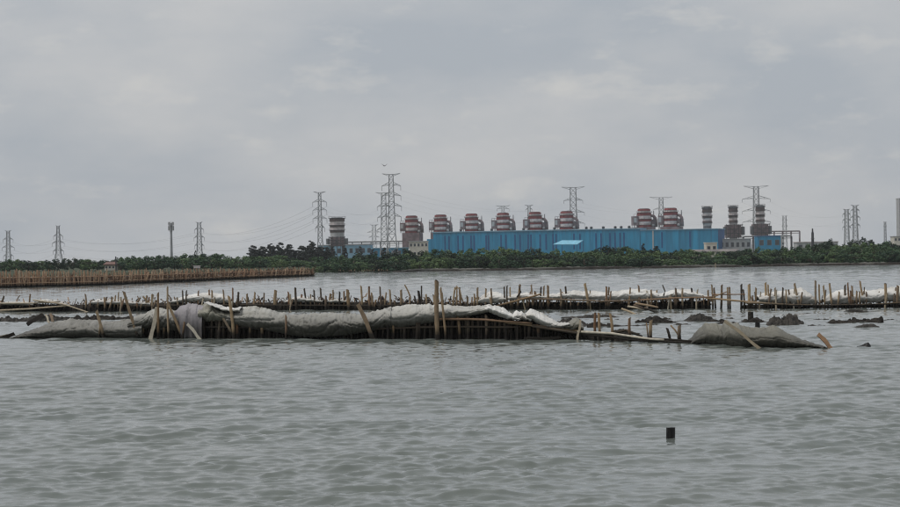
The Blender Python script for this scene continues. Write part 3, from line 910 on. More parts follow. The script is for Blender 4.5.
build_pylon(319.5, 192.5, 1200, 'slim tall pylon left of the stout banded stack', 2.4, 8, [(201.5, 7), (209.5, 7), (218, 7), (227, 4.5)], tbar=6, leg=.34, brace=.2, levels=9)
build_pylon(391, 174.5, 1100, 'tallest pylon with five pairs of arms in the left half', 3.8, 13, [(185, 9.5), (195, 9.5), (205.5, 10), (216, 9.5)], tbar=9, leg=.36, brace=.2, levels=11)
build_pylon(383.5, 193, 1350, 'pylon half hidden behind the tallest pylon', 4.2, 9, [(206, 6.5), (217, 6.5), (229, 7)], tbar=8, leg=.36, brace=.2, levels=9)
build_pylon(374, 225, 2450, 'small hazy pylon left of the tallest pylon', 3, 6, [(232, 7), (237, 5.5)], tbar=4, leg=.5, brace=.3, levels=5)
build_pylon(503, 206, 2150, 'faint pylon top with splayed arms over the third boiler stack', 2.4, 7, [(208.5, 6), (213.5, 5)], tbar=7, leg=.4, brace=.25, levels=9)
build_pylon(529, 205.5, 2150, 'faint pylon top with a flat beam over the fourth boiler stack', 2.2, 7, [(209, 3.4)], tbar=4, leg=.45, brace=.3, levels=9)
build_pylon(573, 187.5, 1680, 'large pylon with wide flat top behind the middle of the blue hall', 5.5, 9, [(200, 9.5), (212, 11), (223, 11)], tbar=11.5, leg=.44, brace=.24, levels=8)
build_pylon(661, 197.5, 2000, 'faint pylon with wide flat top between the two right boiler stacks', 3.6, 8, [(209, 8)], tbar=11.5, leg=.42, brace=.22, levels=8)
build_pylon(756, 186.5, 1700, 'large pylon with wide flat top behind the slim banded stacks', 4.6, 10, [(198.5, 14), (210.5, 14), (221.5, 14)], tbar=12.5, leg=.44, brace=.24, levels=9)
build_pylon(784.5, 216, 2300, 'small faint pylon right of the slim banded stacks', 3, 5, [(220, 2.6), (226, 3)], tbar=2.6, leg=.40, brace=.19, levels=6)
build_pylon(846.5, 209.5, 1950, 'left one of the twin pylons at the right', 3.2, 6.5, [(214, 4), (220, 4.2), (227, 4.2)], tbar=3.4, leg=.46, brace=.26, levels=8)
build_pylon(855, 205.5, 1850, 'right and taller one of the twin pylons at the right', 3.0, 8, [(210, 4.4), (217, 4.8), (225, 4.8)], tbar=4, leg=.46, brace=.26, levels=8)
build_pylon(885.0, 222, 2350, 'small faint lone pylon near the right edge', 1.6, 3, [(226, 1.6)], tbar=1.4, leg=.42, brace=.25, levels=6)

def wire(a, b, sag, r_, label, group):
    pts = []
    for i in range(17):
        u = i / 16
        p = a.lerp(b, u); p.z -= sag * 4 * u * (1 - u)
        pts.append(p - a)
    o = MB().tube(pts, r_ * .36, 4, cap=False).build('power_cable', B_WIRE, None, a)
    tag(o, label, 'cable', group)
def span(p0, p1, label, sag, r_=.10, which=None):
    A, B = TIPS[p0], TIPS[p1]
    n = min(len(A), len(B))
    for i in range(n if which is None else which):
        wire(A[i], B[i], sag, r_, label, label.replace('thin power cable', 'cables'))
span(8, 58, 'thin power cable strung between the two leftmost pylons', 4, .11, 6)
span(58, 199, 'thin power cable strung between the second pylon and the pylon by the mast', 6, .11, 6)
span(199, 319.5, 'thin power cable strung from the pylon by the mast to the slim tall pylon', 7, .11, 6)
span(319.5, 383.5, 'thin power cable strung from the slim tall pylon to the half hidden one', 4, .07, 6)
span(391, 573, 'thin power cable strung high over the boiler stacks', 9, .06, 4)
span(573, 756, 'thin power cable strung between the two large flat-topped pylons', 9, .07, 4)
span(756, 855, 'thin power cable strung from the large right pylon to the twin pylons', 8, .07, 4)
for i in range(4):
    a = TIPS[8][i]
    wire(a, a + Vector((-160, 120, -2)), 4, .11, 'thin power cable leaving the leftmost pylon out of the picture', 'cables leaving at left')

# ------------------------------------------------------------------ bamboo canes
def cane_mesh(seed, mat):
    rr = random.Random(seed)
    mb = MB()
    pts, rad = [], []
    bx, by = rr.uniform(-1, 1), rr.uniform(-1, 1)
    nodes = 5
    for i in range(nodes * 2 + 1):
        z = i / (nodes * 2)
        b = math.sin(z * math.pi) * 0.6
        pts.append((bx * b, by * b, z))
        rad.append((1.08 if i % 2 == 0 else 0.94) * (1.0 - 0.16 * z))
    seg = 7; n0 = 0
    for i, p in enumerate(pts):
        for k in range(seg):
            a = 2 * math.pi * k / seg
            zz = p[2]
            if i == len(pts) - 1: zz += 0.035 * math.cos(a + seed)      # slanted cut
            mb.v.append((p[0] + rad[i] * math.cos(a), p[1] + rad[i] * math.sin(a), zz))
    for i in range(len(pts) - 1):
        for k in range(seg):
            a = i * seg + k; b = i * seg + (k + 1) % seg
            mb.f.append((a, b, b + seg, a + seg))
    mb.f.append(tuple((len(pts) - 1) * seg + k for k in range(seg)))
    return mb.mesh('stake', mat, True)
CANES = {m.name: [cane_mesh(i, m) for i in range(5)] for m in (M_POST, M_DARK, M_PALE, M_FENCE)}
def cane(name, parent, p0, p1, r_, mat):
    base = parent.location if parent is not None else Vector((0, 0, 0))
    d = p1 - p0
    o = link(name, random.choice(CANES[mat.name]), parent, p0 - base)
    o.rotation_mode = 'QUATERNION'
    o.rotation_quaternion = d.to_track_quat('Z', 'Y') @ Quaternion((0, 0, 1), random.uniform(0, 6.28))
    o.scale = (r_, r_, d.length)
    return o
def rail(name, parent, pts, r_, mat, wob=0.02):
    base = parent.location if parent is not None else Vector((0, 0, 0))
    full = []
    for a, b in zip(pts, pts[1:]):
        n = max(2, int((b - a).length / 0.5))
        for i in range(n): full.append(a.lerp(b, i / n))
    full.append(pts[-1])
    full = [p + Vector((0, fbm(p.x * .7, p.z, r_ * 9) * wob * 2, fbm(p.x * .6, 5.2, r_ * 5) * wob)) - base for p in full]
    rad = [r_ * (1.08 if i % 2 else .95) * (1 - .25 * i / len(full)) for i in range(len(full))]
    o = MB().tube(full, rad, 7).build(name, mat, parent, smooth=True)
    return o

# ------------------------------------------------------------------ left bamboo fence
def curve_D(rows):
    pts = [(px, WL(px, py)) for px, py in rows]
    return lambda px: lerp(pts, px)
D_fence = curve_D([(-20, 288.3), (0, 288), (100, 285.5), (200, 281), (316, 276)])
fence_top = [(-20, 272), (0, 272), (60, 271.5), (100, 271.5), (150, 271), (200, 270), (250, 269.5), (300, 268.5), (316, 269)]
o0 = P(150, 284, D_fence(150)); o0.z = 0
fence = thing('bamboo_fence', 'dense brown bamboo stake fence standing in the water at far left', 'fence', o0)
n_st = 230
for i in range(n_st):
    px = -16 + 331 * (i + random.uniform(-.4, .4)) / n_st
    D = D_fence(px) + random.uniform(-.25, .25)
    tp = lerp(fence_top, px) + random.uniform(-1.6, 2.2) - (1.6 if random.random() < .08 else 0)
    lean = random.gauss(.3, 2.0)
    a = P(px, 255, D); a.z = -0.4
    b = P(px + lean, tp, D + random.uniform(-.2, .2))
    cane('stake', fence, a, b, random.uniform(.055, .095), M_FENCE)
for i in range(64):      # rear row of the same enclosure, seen through and above the front one
    px = -12 + 320 * (i + random.uniform(-.4, .4)) / 64
    D = D_fence(px) + 2.2 + random.uniform(-.25, .25)
    tp = lerp(fence_top, px) + random.uniform(-1.6, 1.4)
    a = P(px, 255, D); a.z = -0.4
    cane('stake', fence, a, P(px + random.gauss(0, 1), tp, D), random.uniform(.06, .1), M_FENCE)
for z, off, r_ in ((0.5, -.33, .05), (1.15, -.33, .05), (0.45, 2.55, .06), (1.1, 2.55, .05)):
    pts = []
    for px in range(-16, 318, 12):
        D = D_fence(px) + off; p = P(px, 255, D); p.z = z * lerp([(0, 1), (316, .85)], px); pts.append(p)
    rail('rail', fence, pts, r_, M_FENCE)
# brushwood packed between the two rows
mb = MB()
for i in range(7000):
    px = random.uniform(-14, 313); D = D_fence(px) + random.uniform(.35, 1.9)
    z = random.uniform(-.15, 1.0) if i % 3 else random.uniform(-.15, .3)
    p = P(px, 255, D); p.z = z
    d = Vector((random.gauss(0, .35), random.gauss(0, .15), random.gauss(.15, .3)))
    mb.tube([p - o0, p + d - o0], .045, 3, cap=False)
br = mb.build('brushwood', M_BRUSH, fence); br['kind'] = 'stuff'

# small white hut on stilts behind the fence
D = 335; p = P(197, 268.2, D); q = P(197, 265.6, D)
t = thing('stilt_hut', 'tiny white hut on stilts just above the bamboo fence top', 'hut', (p.x, D, 0))
MB().box((-.5, -.4, p.z), (.5, .4, q.z - .08)).build('wall', B_WHITE, t)
MB().box((-.6, -.5, q.z - .07), (.6, .5, q.z)).build('roof', B_WHITE, t)
for x in (-.45, .45):
    for y in (-.35, .35):
        MB().tube([(x, y, -.4), (x, y, p.z - .01)], .05, 6).build('leg', M_DARK, t)

# ------------------------------------------------------------------ far low breakwater along the opposite shore
D_far = curve_D([(330, 272.5), (400, 272), (430, 271), (520, 270.2), (620, 268.6), (715, 267.2), (800, 265.8), (910, 264.4)])
o1 = P(620, 268, D_far(620)); o1.z = 0
far = thing('far_breakwater', 'low dark sandbag breakwater line before the mangrove shore', 'breakwater', o1)
def bag_run(px0, px1, h, mat, name, off=0.0, zlift=0.0, wid=.9):
    mb = MB(); n = max(4, int((px1 - px0) / 1.6)); ring = 7
    for i in range(n + 1):
        px = px0 + (px1 - px0) * i / n
        D = D_far(px) + off
        e_ = min(1, 5 * min(i, n - i) / n + .25)
        hh = h * e_ * (1 + .35 * fbm(px * .21, 1.7 + off)); c = P(px, 255, D); c.z = 0
        for k in range(ring):
            a = math.pi * k / (ring - 1)
            mb.v.append((c.x - o1.x, c.y - o1.y - wid * math.cos(a), zlift + (-.15 if k in (0, ring - 1) else hh * math.sin(a))))
    for i in range(n):
        for k in range(ring - 1):
            a = i * ring + k
            mb.f.append((a, a + 1, a + ring + 1, a + ring))
    return mb.build(name, mat, far, smooth=True)
for a, b, h, m in ((392, 402, .24, M_MUD), (404, 424, .3, M_MUD), (428, 463, .3, M_MUD), (466, 540, .36, M_MUD), (540.4, 640, .42, M_MUD), (640.4, 702, .38, M_MUD), (704, 712, .32, M_MUDG), (717, 742, .34, M_MUD), (744, 800, .4, M_MUD), (802, 868, .4, M_MUD), (869, 912, .38, M_MUD)):
    bag_run(a, b, h, m, 'bag_row')
for a, b in ((395, 500), (505, 640), (650, 745), (752, 905)):
    bag_run(a, b, .46, T_GREY, 'bright_water_strip', off=1.4, wid=.35)  # pale strip added to stand for the lighter water behind the bags
for i in range(46):
    px = random.uniform(336, 396); D = D_far(px) + random.uniform(-.2, .4)
    a = P(px, 255, D); a.z = -.3; b = a + Vector((random.gauss(0, .06), 0, random.uniform(.55, .85)))
    cane('stake', far, a, b, .06, M_FENCE)
p = P(715.5, 266, D_far(715) - .5); p.z = -.2
tag(cane('marker_post', None, p, p + Vector((0, 0, .95)), .09, M_PALE), 'single pale marker post in the gap of the far breakwater', 'post')

# ------------------------------------------------------------------ draped sheets
def drape(name, label, mat, top, hem, Dfun, out=.30, ridge=.45, back=1.0, fold=.06, seed=0, vertical=0.0, cat='tarpaulin', group=None, step=.6, nf=26, freq=1.0, backdrop=.85, belly=True, tent=False):
    """a heavy cloth thrown over a ridge: hem in front, rounded crest, tail behind; folds run as the cloth hangs"""
    x0, x1 = top[0][0], top[-1][0]
    n = max(8, int((x1 - x0) / step)); nb = 9
    mb = MB(); ring = nf + nb
    rt = random.Random(seed)
    xa, xb = P(x0, 255, Dfun(x0)).x, P(x1, 255, Dfun(x1)).x
    ties = [xa - rt.uniform(.1, .6)]
    while ties[-1] < xb: ties.append(ties[-1] + rt.uniform(.9, 2.3) / freq)
    ties.append(ties[-1] + 1.5)
    nsw = rt.uniform(2.2, 3.2)
    xm = (x0 + x1) / 2
    o = P(xm, lerp(hem, xm), Dfun(xm))
    for i in range(n + 1):
        px = x0 + (x1 - x0) * i / n
        D = Dfun(px)
        tz = P(px, lerp(top, px), D + ridge).z; hz = P(px, lerp(hem, px), D - out).z
        hz += .03 * fbm(px * .35, seed)
        tz += .045 * fbm(px * .2, seed + 9) + .02 * fbm(px * .7, seed + 5)
        hh = max(.05, tz - hz)
        X = P(px, 255, D).x
        sagx = fbm(X * .9, seed + 2.2)
        # position between the two stakes the cloth is tied to: -1 and 1 at the ties
        tq = (X - ties[0]) ; ti = max(q for q in range(len(ties) - 1) if ties[q] <= X + 1e-6 or q == 0)
        tl = max(-1.0, min(1.0, 2 * (X - ties[ti]) / (ties[ti + 1] - ties[ti]) - 1))
        arc = 1 - tl * tl
        sag = 0.0 if vertical else min(.09, .12 * hh)
        for j in range(nf):
            u = j / (nf - 1)
            th = u * math.pi / 2
            if belly:
                y = D + .06 - (out + .06) * math.sin(math.pi / 2 * u / .5) if u < .5 else D - out + (out + ridge) * ((u - .5) / .5) ** 1.9
                z = hz + hh * u ** .9
            elif tent:
                y = D - out + (out + ridge) * (.85 * u + .15 * u ** 4); z = hz + hh * (u + .05 * math.sin(math.pi * u))
            else:
                c = (1 - math.cos(th)) ** 1.5
                y = D - out + (out + ridge) * (.8 * c + .2 * u * u)
                z = hz + hh * (.75 * math.sin(th) + .25 * u)
            # swags hang in arcs between the ties, sharp creases run along them and fan out of the ties
            phs = nsw * (u * .8 + .42 * arc) + .55 * fbm(X * .8, u * 1.4, seed + 1) + seed * .37
            cr1 = (1 - abs(math.sin(math.pi * phs))) ** 2.2
            cr2 = (1 - abs(math.sin(math.pi * (1.6 * phs + 2.4 * tl + fbm(X * 1.3, u * 2, seed + 6))))) ** 3
            env = math.sin(math.pi * min(1, .12 + u * .8))
            f = fold * (.7 * arc * env - .95 * cr1 * (.35 + .65 * env) - .5 * cr2 * env + .35 * sagx)
            f -= fold * .55 * env * (abs(fbm(X * 5.0 + z * 3, z * 3.2 - X * 1.5, seed + 3, 3)) - .2)
            if vertical: f = fold * sagx + vertical * (math.sin(X * 16 + 1.6 * fbm(X * 2, seed)) + .6 * math.sin(X * 29 + 2)) * (1.1 - u)
            mb.v.append((X - o.x, y - f - o.y, z + f * .35 * u - sag * arc * (.6 * u + .4) - o.z))
        for j in range(1, nb + 1):
            u = j / nb
            X = P(px, 255, D).x
            y = D + ridge + back * u
            z = tz - hh * backdrop * u ** 1.7 + .04 * fbm(X * 2, y * 2, seed)
            mb.v.append((X - o.x, y - o.y, z - o.z))
    for i in range(n):
        for j in range(ring - 1):
            a = i * ring + j
            mb.f.append((a, a + ring, a + ring + 1, a + 1))
    ob = mb.build(name, mat, None, o, smooth=True)
    md = ob.modifiers.new('thickness', 'SOLIDIFY'); md.thickness = .012; md.offset = 1
    return tag(ob, label, cat, group)

# ------------------------------------------------------------------ front breakwater
D_fr = curve_D([(-30, 338), (10, 338), (150, 338.3), (300, 339), (450, 339.3), (560, 339.8), (640, 342), (690, 343.3), (740, 346), (840, 348)])
F = D_fr
o2 = P(350, 338, F(350)); o2.z = 0
front = thing('bamboo_breakwater', 'long near breakwater of bamboo stakes, rails and packed mud', 'breakwater', o2)
crest = [(5, 339), (45, 330), (100, 329), (130, 321), (150, 312), (165, 312), (176, 312), (190, 310), (205, 308), (222, 314), (250, 311), (275, 315), (300, 318), (340, 317), (370, 317), (390, 312), (410, 309), (440, 309), (486, 312), (505, 316), (515, 321), (530, 318), (550, 328), (580, 332), (600, 334), (640, 338), (690, 342)]
def ridge_mesh(name, prof, Dfun, x0, x1, y_in, wid, mat, parent, base, lump=.08, seed=0):
    mb = MB(); n = int((x1 - x0) / 1.5); cs = 10
    for i in range(n + 1):
        px = x0 + (x1 - x0) * i / n; D = Dfun(px)
        z = P(px, lerp(prof, px), D + y_in + wid * .3).z
        for k in range(cs):
            u = k / (cs - 1)
            prof_h = (-.35, .25, .6, .85, .97, 1, .93, .7, .3, -.35)[k]
            zz = prof_h * z if prof_h > 0 else -.35
            X = P(px, 255, D).x
            yy = D + y_in + wid * (0, .02, .05, .1, .2, .35, .55, .75, .9, 1)[k]
            w = lump * fbm(X * 2.2, zz * 3 + k, seed)
            mb.v.append((X - base.x, yy + w - base.y, zz + (w * .8 if 0 < k < cs - 1 else 0)))
    for i in range(n):
        for k in range(cs - 1):
            a = i * cs + k
            mb.f.append((a, a + cs, a + cs + 1, a + 1))
    return mb.build(name, mat, parent, smooth=True)
ridge_mesh('mud_core', crest, F, 6, 690, .34, 1.5, M_MUD, front, o2)
def st(parent, Df, x0, y0, x1, y1, w, mat=None, off=0.0, under=.4):
    """stake from its foot (x0, y0) to its head (x1, y1) in the picture, standing at the line plus off"""
    D = Df((x0 + x1) / 2) + off
    a, b = P(x0, y0, D), P(x1, y1, D + random.uniform(-.06, .06))
    if under:
        d = (b - a).normalized(); a = a - d * under
    cane('stake', parent, a, b, max(.02, w * D / FPX / 2), mat or M_POST)
# stakes that carry the sheets and stand out before them
for s in ((103, 338, 96.5, 311, 3.4), (134.5, 326, 124, 292, 3.2), (158, 330, 158, 293.5, 2.6), (168.5, 330, 167.5, 288, 2.2), (181, 335, 168, 304, 3.0), (183, 337, 184.5, 322, 2.2), (233.5, 338, 229, 297, 3.4), (233, 337, 223.5, 319, 2.8),
          (285.5, 338, 286, 316, 2.4), (438.5, 339, 436.8, 282, 5.0), (446, 339, 440.5, 288.5, 2.6), (99, 331, 100, 320, 2)):
    st(front, F, *s, off=-.42)
for s in ((270, 322), (262, 324), (250, 322), (237, 323), (220, 322), (212, 320.5), (203, 322), (143, 322), (135, 326), (164, 323), (197, 322), (353, 330), (388, 327), (393, 325), (405, 324), (417, 321.5), (419.5, 322), (458, 319), (467.5, 319), (486, 318), (506.5, 321), (517, 322), (530, 324), (538, 327), (312, 333)):
    st(front, F, s[0] + random.uniform(-1, 1), 339, s[0], s[1] - 2, random.uniform(2.6, 4.0), M_DARK if random.random() < .55 else M_POST, off=random.uniform(-.08, .08))
px = 128
while px < 690:
    tp = lerp(crest, px) + random.uniform(3, 8)
    if tp < 337: st(front, F, px + random.uniform(-1.5, 1.5), 339.5, px, tp, random.uniform(2, 3.6), M_DARK, off=random.uniform(.12, .3))
    px += random.uniform(2.6, 5.2)
for s in ((595.8, 333, 595.2, 313.5, 3.0), (600, 333, 598.8, 313.5, 3.0), (611.5, 333.5, 610.3, 313.5, 3.2), (630.5, 336, 629.5, 318, 3.2), (648, 338, 646.5, 323, 1.6), (651.5, 338, 651, 320.5, 3.8), (680, 342.5, 679.3, 325.5, 4.2), (668.5, 336, 667, 328, 3.0)):
    st(front, F, *s, mat=M_POST if s[4] != 3.0 or s[0] < 660 else M_DARK, off=.1)
def rl(parent, Df, pts, w, mat, off, name='rail', wob=.02):
    wpts = [P(x, y, Df(x) + off) for x, y in pts]
    return rail(name, parent, wpts, w * wpts[0].y / FPX / 2, mat, wob)
rl(front, F, [(440, 319), (486, 319.8), (532, 323.5)], 2.4, M_POST, -.2)
rl(front, F, [(505, 322), (560, 329), (600, 333), (640, 337.5), (692, 341.5)], 2.4, M_POST, -.1)
rl(front, F, [(578, 331.5), (612, 333.5), (650, 339), (664, 340)], 2.6, M_PALE, -.22)
rl(front, F, [(532, 326), (580, 333.5), (640, 340.5), (690, 343)], 2.8, M_DARK, -.16)
rl(front, F, [(130, 326), (200, 327), (262, 327.5)], 2.2, M_DARK, -.02)
rl(front, F, [(330, 331), (420, 327), (520, 327)], 2.4, M_DARK, .02)
rl(front, F, [(604, 336), (626, 330), (642, 336.5)], 2.6, M_DARK, .35)
# loose pieces leaning on it, each a thing of its own
def plank(name, label, x0, y0, x1, y1, w, off, mat, cat='plank', thick=.04, Df=F, under=.25):
    D = Df((x0 + x1) / 2) + off
    a, b = P(x0, y0, D), P(x1, y1, D + .12)
    d = (b - a); a = a - d.normalized() * under; d = b - a
    L = d.length; W = w * D / FPX / 2
    mb = MB(); n = 6
    for i in range(n + 1):
        z = L * i / n; k = W * (1 + .1 * math.sin(i * 2.1)); s = .015 * math.sin(i * 1.3)
        mb.v += [(-k + s, -thick, z + (.06 * W if i == n else 0)), (k + s, -thick, z - (.5 * W if i == n else 0)), (k + s, thick, z - (.5 * W if i == n else 0)), (-k + s, thick, z)]
    for i in range(n):
        for q in range(4):
            p_ = i * 4 + q; r_ = i * 4 + (q + 1) % 4
            mb.f.append((p_, r_, r_ + 4, p_ + 4))
    mb.f += [(3, 2, 1, 0), tuple(n * 4 + q for q in range(4))]
    ob = mb.build(name, mat, None, a)
    x_ax = Vector((0, -1, 0)).cross(d).normalized(); z_ax = d.normalized()
    y_ax = z_ax.cross(x_ax)
    ob.rotation_euler = Matrix((x_ax, y_ax, z_ax)).transposed().to_euler()
    return tag(ob, label, cat)
plank('leaning_plank', 'pale split plank leaning steeply left of the purple grey cloth', 151.2, 337.5, 157.5, 306.5, 3.8, -.55, M_PALE)
plank('leaning_plank', 'brown plank leaning to the left across the sagging grey sheet', 372.5, 337, 358, 303.5, 4.0, -.6, M_POST)
plank('leaning_plank', 'short pale stick leaning at the foot of the purple grey cloth', 197.5, 336, 187.5, 323.5, 2.8, -.62, M_PALE, cat='stick')
plank('leaning_plank', 'pale plank lying aslant over the rightmost olive sheet', 755.5, 345, 724.5, 320.5, 2.8, -1.3, M_PALE)
plank('leaning_post', 'thick brown post leaning out of the water beside the right sheet', 829.5, 346.5, 818, 333.5, 3.8, -.1, M_DRY, cat='post', thick=.07)
plank('leaning_stick', 'thin whitish stick standing where the twisted sheet ends', 578.5, 333, 580.8, 319.5, 2.0, -.3, M_PALE, cat='stick')
plank('floating_plank', 'dark plank floating flat at the foot of the near breakwater', 524, 338.6, 561, 337.8, 2.4, -.75, M_POST, under=0)
plank('leaning_stick', 'thin grey stick slanting beside the last stakes of the near breakwater', 678, 335, 671, 325, 1.4, .2, M_POST, cat='stick')

# sheets on the near breakwater, left to right
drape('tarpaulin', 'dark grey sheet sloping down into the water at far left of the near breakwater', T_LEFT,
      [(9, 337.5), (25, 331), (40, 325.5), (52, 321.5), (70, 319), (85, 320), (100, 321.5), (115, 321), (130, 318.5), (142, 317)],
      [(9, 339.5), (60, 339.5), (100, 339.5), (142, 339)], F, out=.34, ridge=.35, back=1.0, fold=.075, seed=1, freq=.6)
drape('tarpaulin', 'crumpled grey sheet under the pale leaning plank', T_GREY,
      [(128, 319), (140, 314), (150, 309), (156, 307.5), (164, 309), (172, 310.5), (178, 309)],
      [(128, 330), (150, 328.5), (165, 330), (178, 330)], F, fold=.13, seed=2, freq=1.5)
drape('hanging_cloth', 'purple grey cloth hanging in vertical folds down to the water', T_LILAC,
      [(174, 312), (178, 306.5), (185, 304.3), (192, 304), (199, 305), (202, 307)], [(174, 316), (180, 332), (184, 338.5), (202, 338.8)], F, out=.36, ridge=.3, back=.8, fold=.05, seed=3, belly=False, vertical=.06, cat='cloth', step=.5)
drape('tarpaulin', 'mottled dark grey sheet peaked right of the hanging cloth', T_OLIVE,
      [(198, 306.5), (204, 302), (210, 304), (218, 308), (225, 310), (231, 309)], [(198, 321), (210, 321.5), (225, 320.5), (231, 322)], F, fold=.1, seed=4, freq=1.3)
drape('tarpaulin', 'pale grey sheet edge folded over the crest beside the peaked sheet', T_WHITE,
      [(206, 302.3), (214, 304.5), (224, 307), (232, 308), (240, 307.5)], [(206, 303.5), (214, 307), (224, 311.5), (232, 312), (240, 312)], F, out=.42, ridge=.4, back=.5, fold=.05, seed=5)
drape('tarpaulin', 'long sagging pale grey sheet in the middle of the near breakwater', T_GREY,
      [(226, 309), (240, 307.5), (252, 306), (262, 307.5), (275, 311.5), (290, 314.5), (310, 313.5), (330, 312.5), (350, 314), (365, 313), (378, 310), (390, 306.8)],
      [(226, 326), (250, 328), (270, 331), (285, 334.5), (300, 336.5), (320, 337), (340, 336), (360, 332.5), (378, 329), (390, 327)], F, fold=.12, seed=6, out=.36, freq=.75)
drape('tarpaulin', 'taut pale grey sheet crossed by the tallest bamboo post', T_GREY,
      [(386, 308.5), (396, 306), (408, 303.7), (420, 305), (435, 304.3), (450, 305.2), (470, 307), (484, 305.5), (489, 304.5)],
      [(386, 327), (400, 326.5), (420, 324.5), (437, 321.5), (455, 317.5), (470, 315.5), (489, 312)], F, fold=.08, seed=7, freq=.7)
drape('tarpaulin', 'twisted white sheet tapering right of the tallest post', T_WHITE,
      [(484, 306.5), (490, 304.8), (498, 306.5), (506, 310), (513, 315), (519, 318)], [(484, 311), (492, 313), (500, 317), (508, 319.5), (519, 320.5)], F, fold=.09, seed=8, out=.36, freq=1.7, back=.6)
drape('tarpaulin', 'small crumpled white sheet knot between the twisted sheets', T_WHITE,
      [(511, 315.5), (516, 310.8), (521, 312), (527, 316), (530, 318)], [(511, 319), (520, 320), (530, 321)], F, fold=.1, seed=9, out=.3, freq=2, back=.5)
drape('tarpaulin', 'off-white sheet rolled and sliding down toward the low stakes', T_WHITE,
      [(525, 313.5), (530, 308.5), (535, 310.5), (543, 315), (552, 319.5), (560, 322.5), (568, 322.5)], [(525, 317.5), (532, 320.5), (541, 326), (550, 330), (560, 328.5), (568, 325)], F, fold=.09, seed=10, out=.4, freq=1.2, back=.7)
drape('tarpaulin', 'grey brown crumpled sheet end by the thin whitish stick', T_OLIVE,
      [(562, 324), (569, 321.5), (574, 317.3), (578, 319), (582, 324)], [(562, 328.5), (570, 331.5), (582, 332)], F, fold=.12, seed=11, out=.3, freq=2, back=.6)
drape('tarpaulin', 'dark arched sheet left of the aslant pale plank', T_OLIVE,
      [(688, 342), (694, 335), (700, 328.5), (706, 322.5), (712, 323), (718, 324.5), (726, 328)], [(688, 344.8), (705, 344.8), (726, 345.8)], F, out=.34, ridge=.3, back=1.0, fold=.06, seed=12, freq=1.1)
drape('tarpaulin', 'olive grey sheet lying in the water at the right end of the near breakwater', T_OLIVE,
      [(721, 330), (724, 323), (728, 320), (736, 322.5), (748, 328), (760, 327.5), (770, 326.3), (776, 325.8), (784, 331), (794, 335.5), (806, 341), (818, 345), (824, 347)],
      [(721, 346.5), (750, 347.5), (790, 348.5), (824, 348.6)], lambda x: F(x) - .35, out=.34, ridge=.3, back=1.2, fold=.06, seed=13, freq=.6)

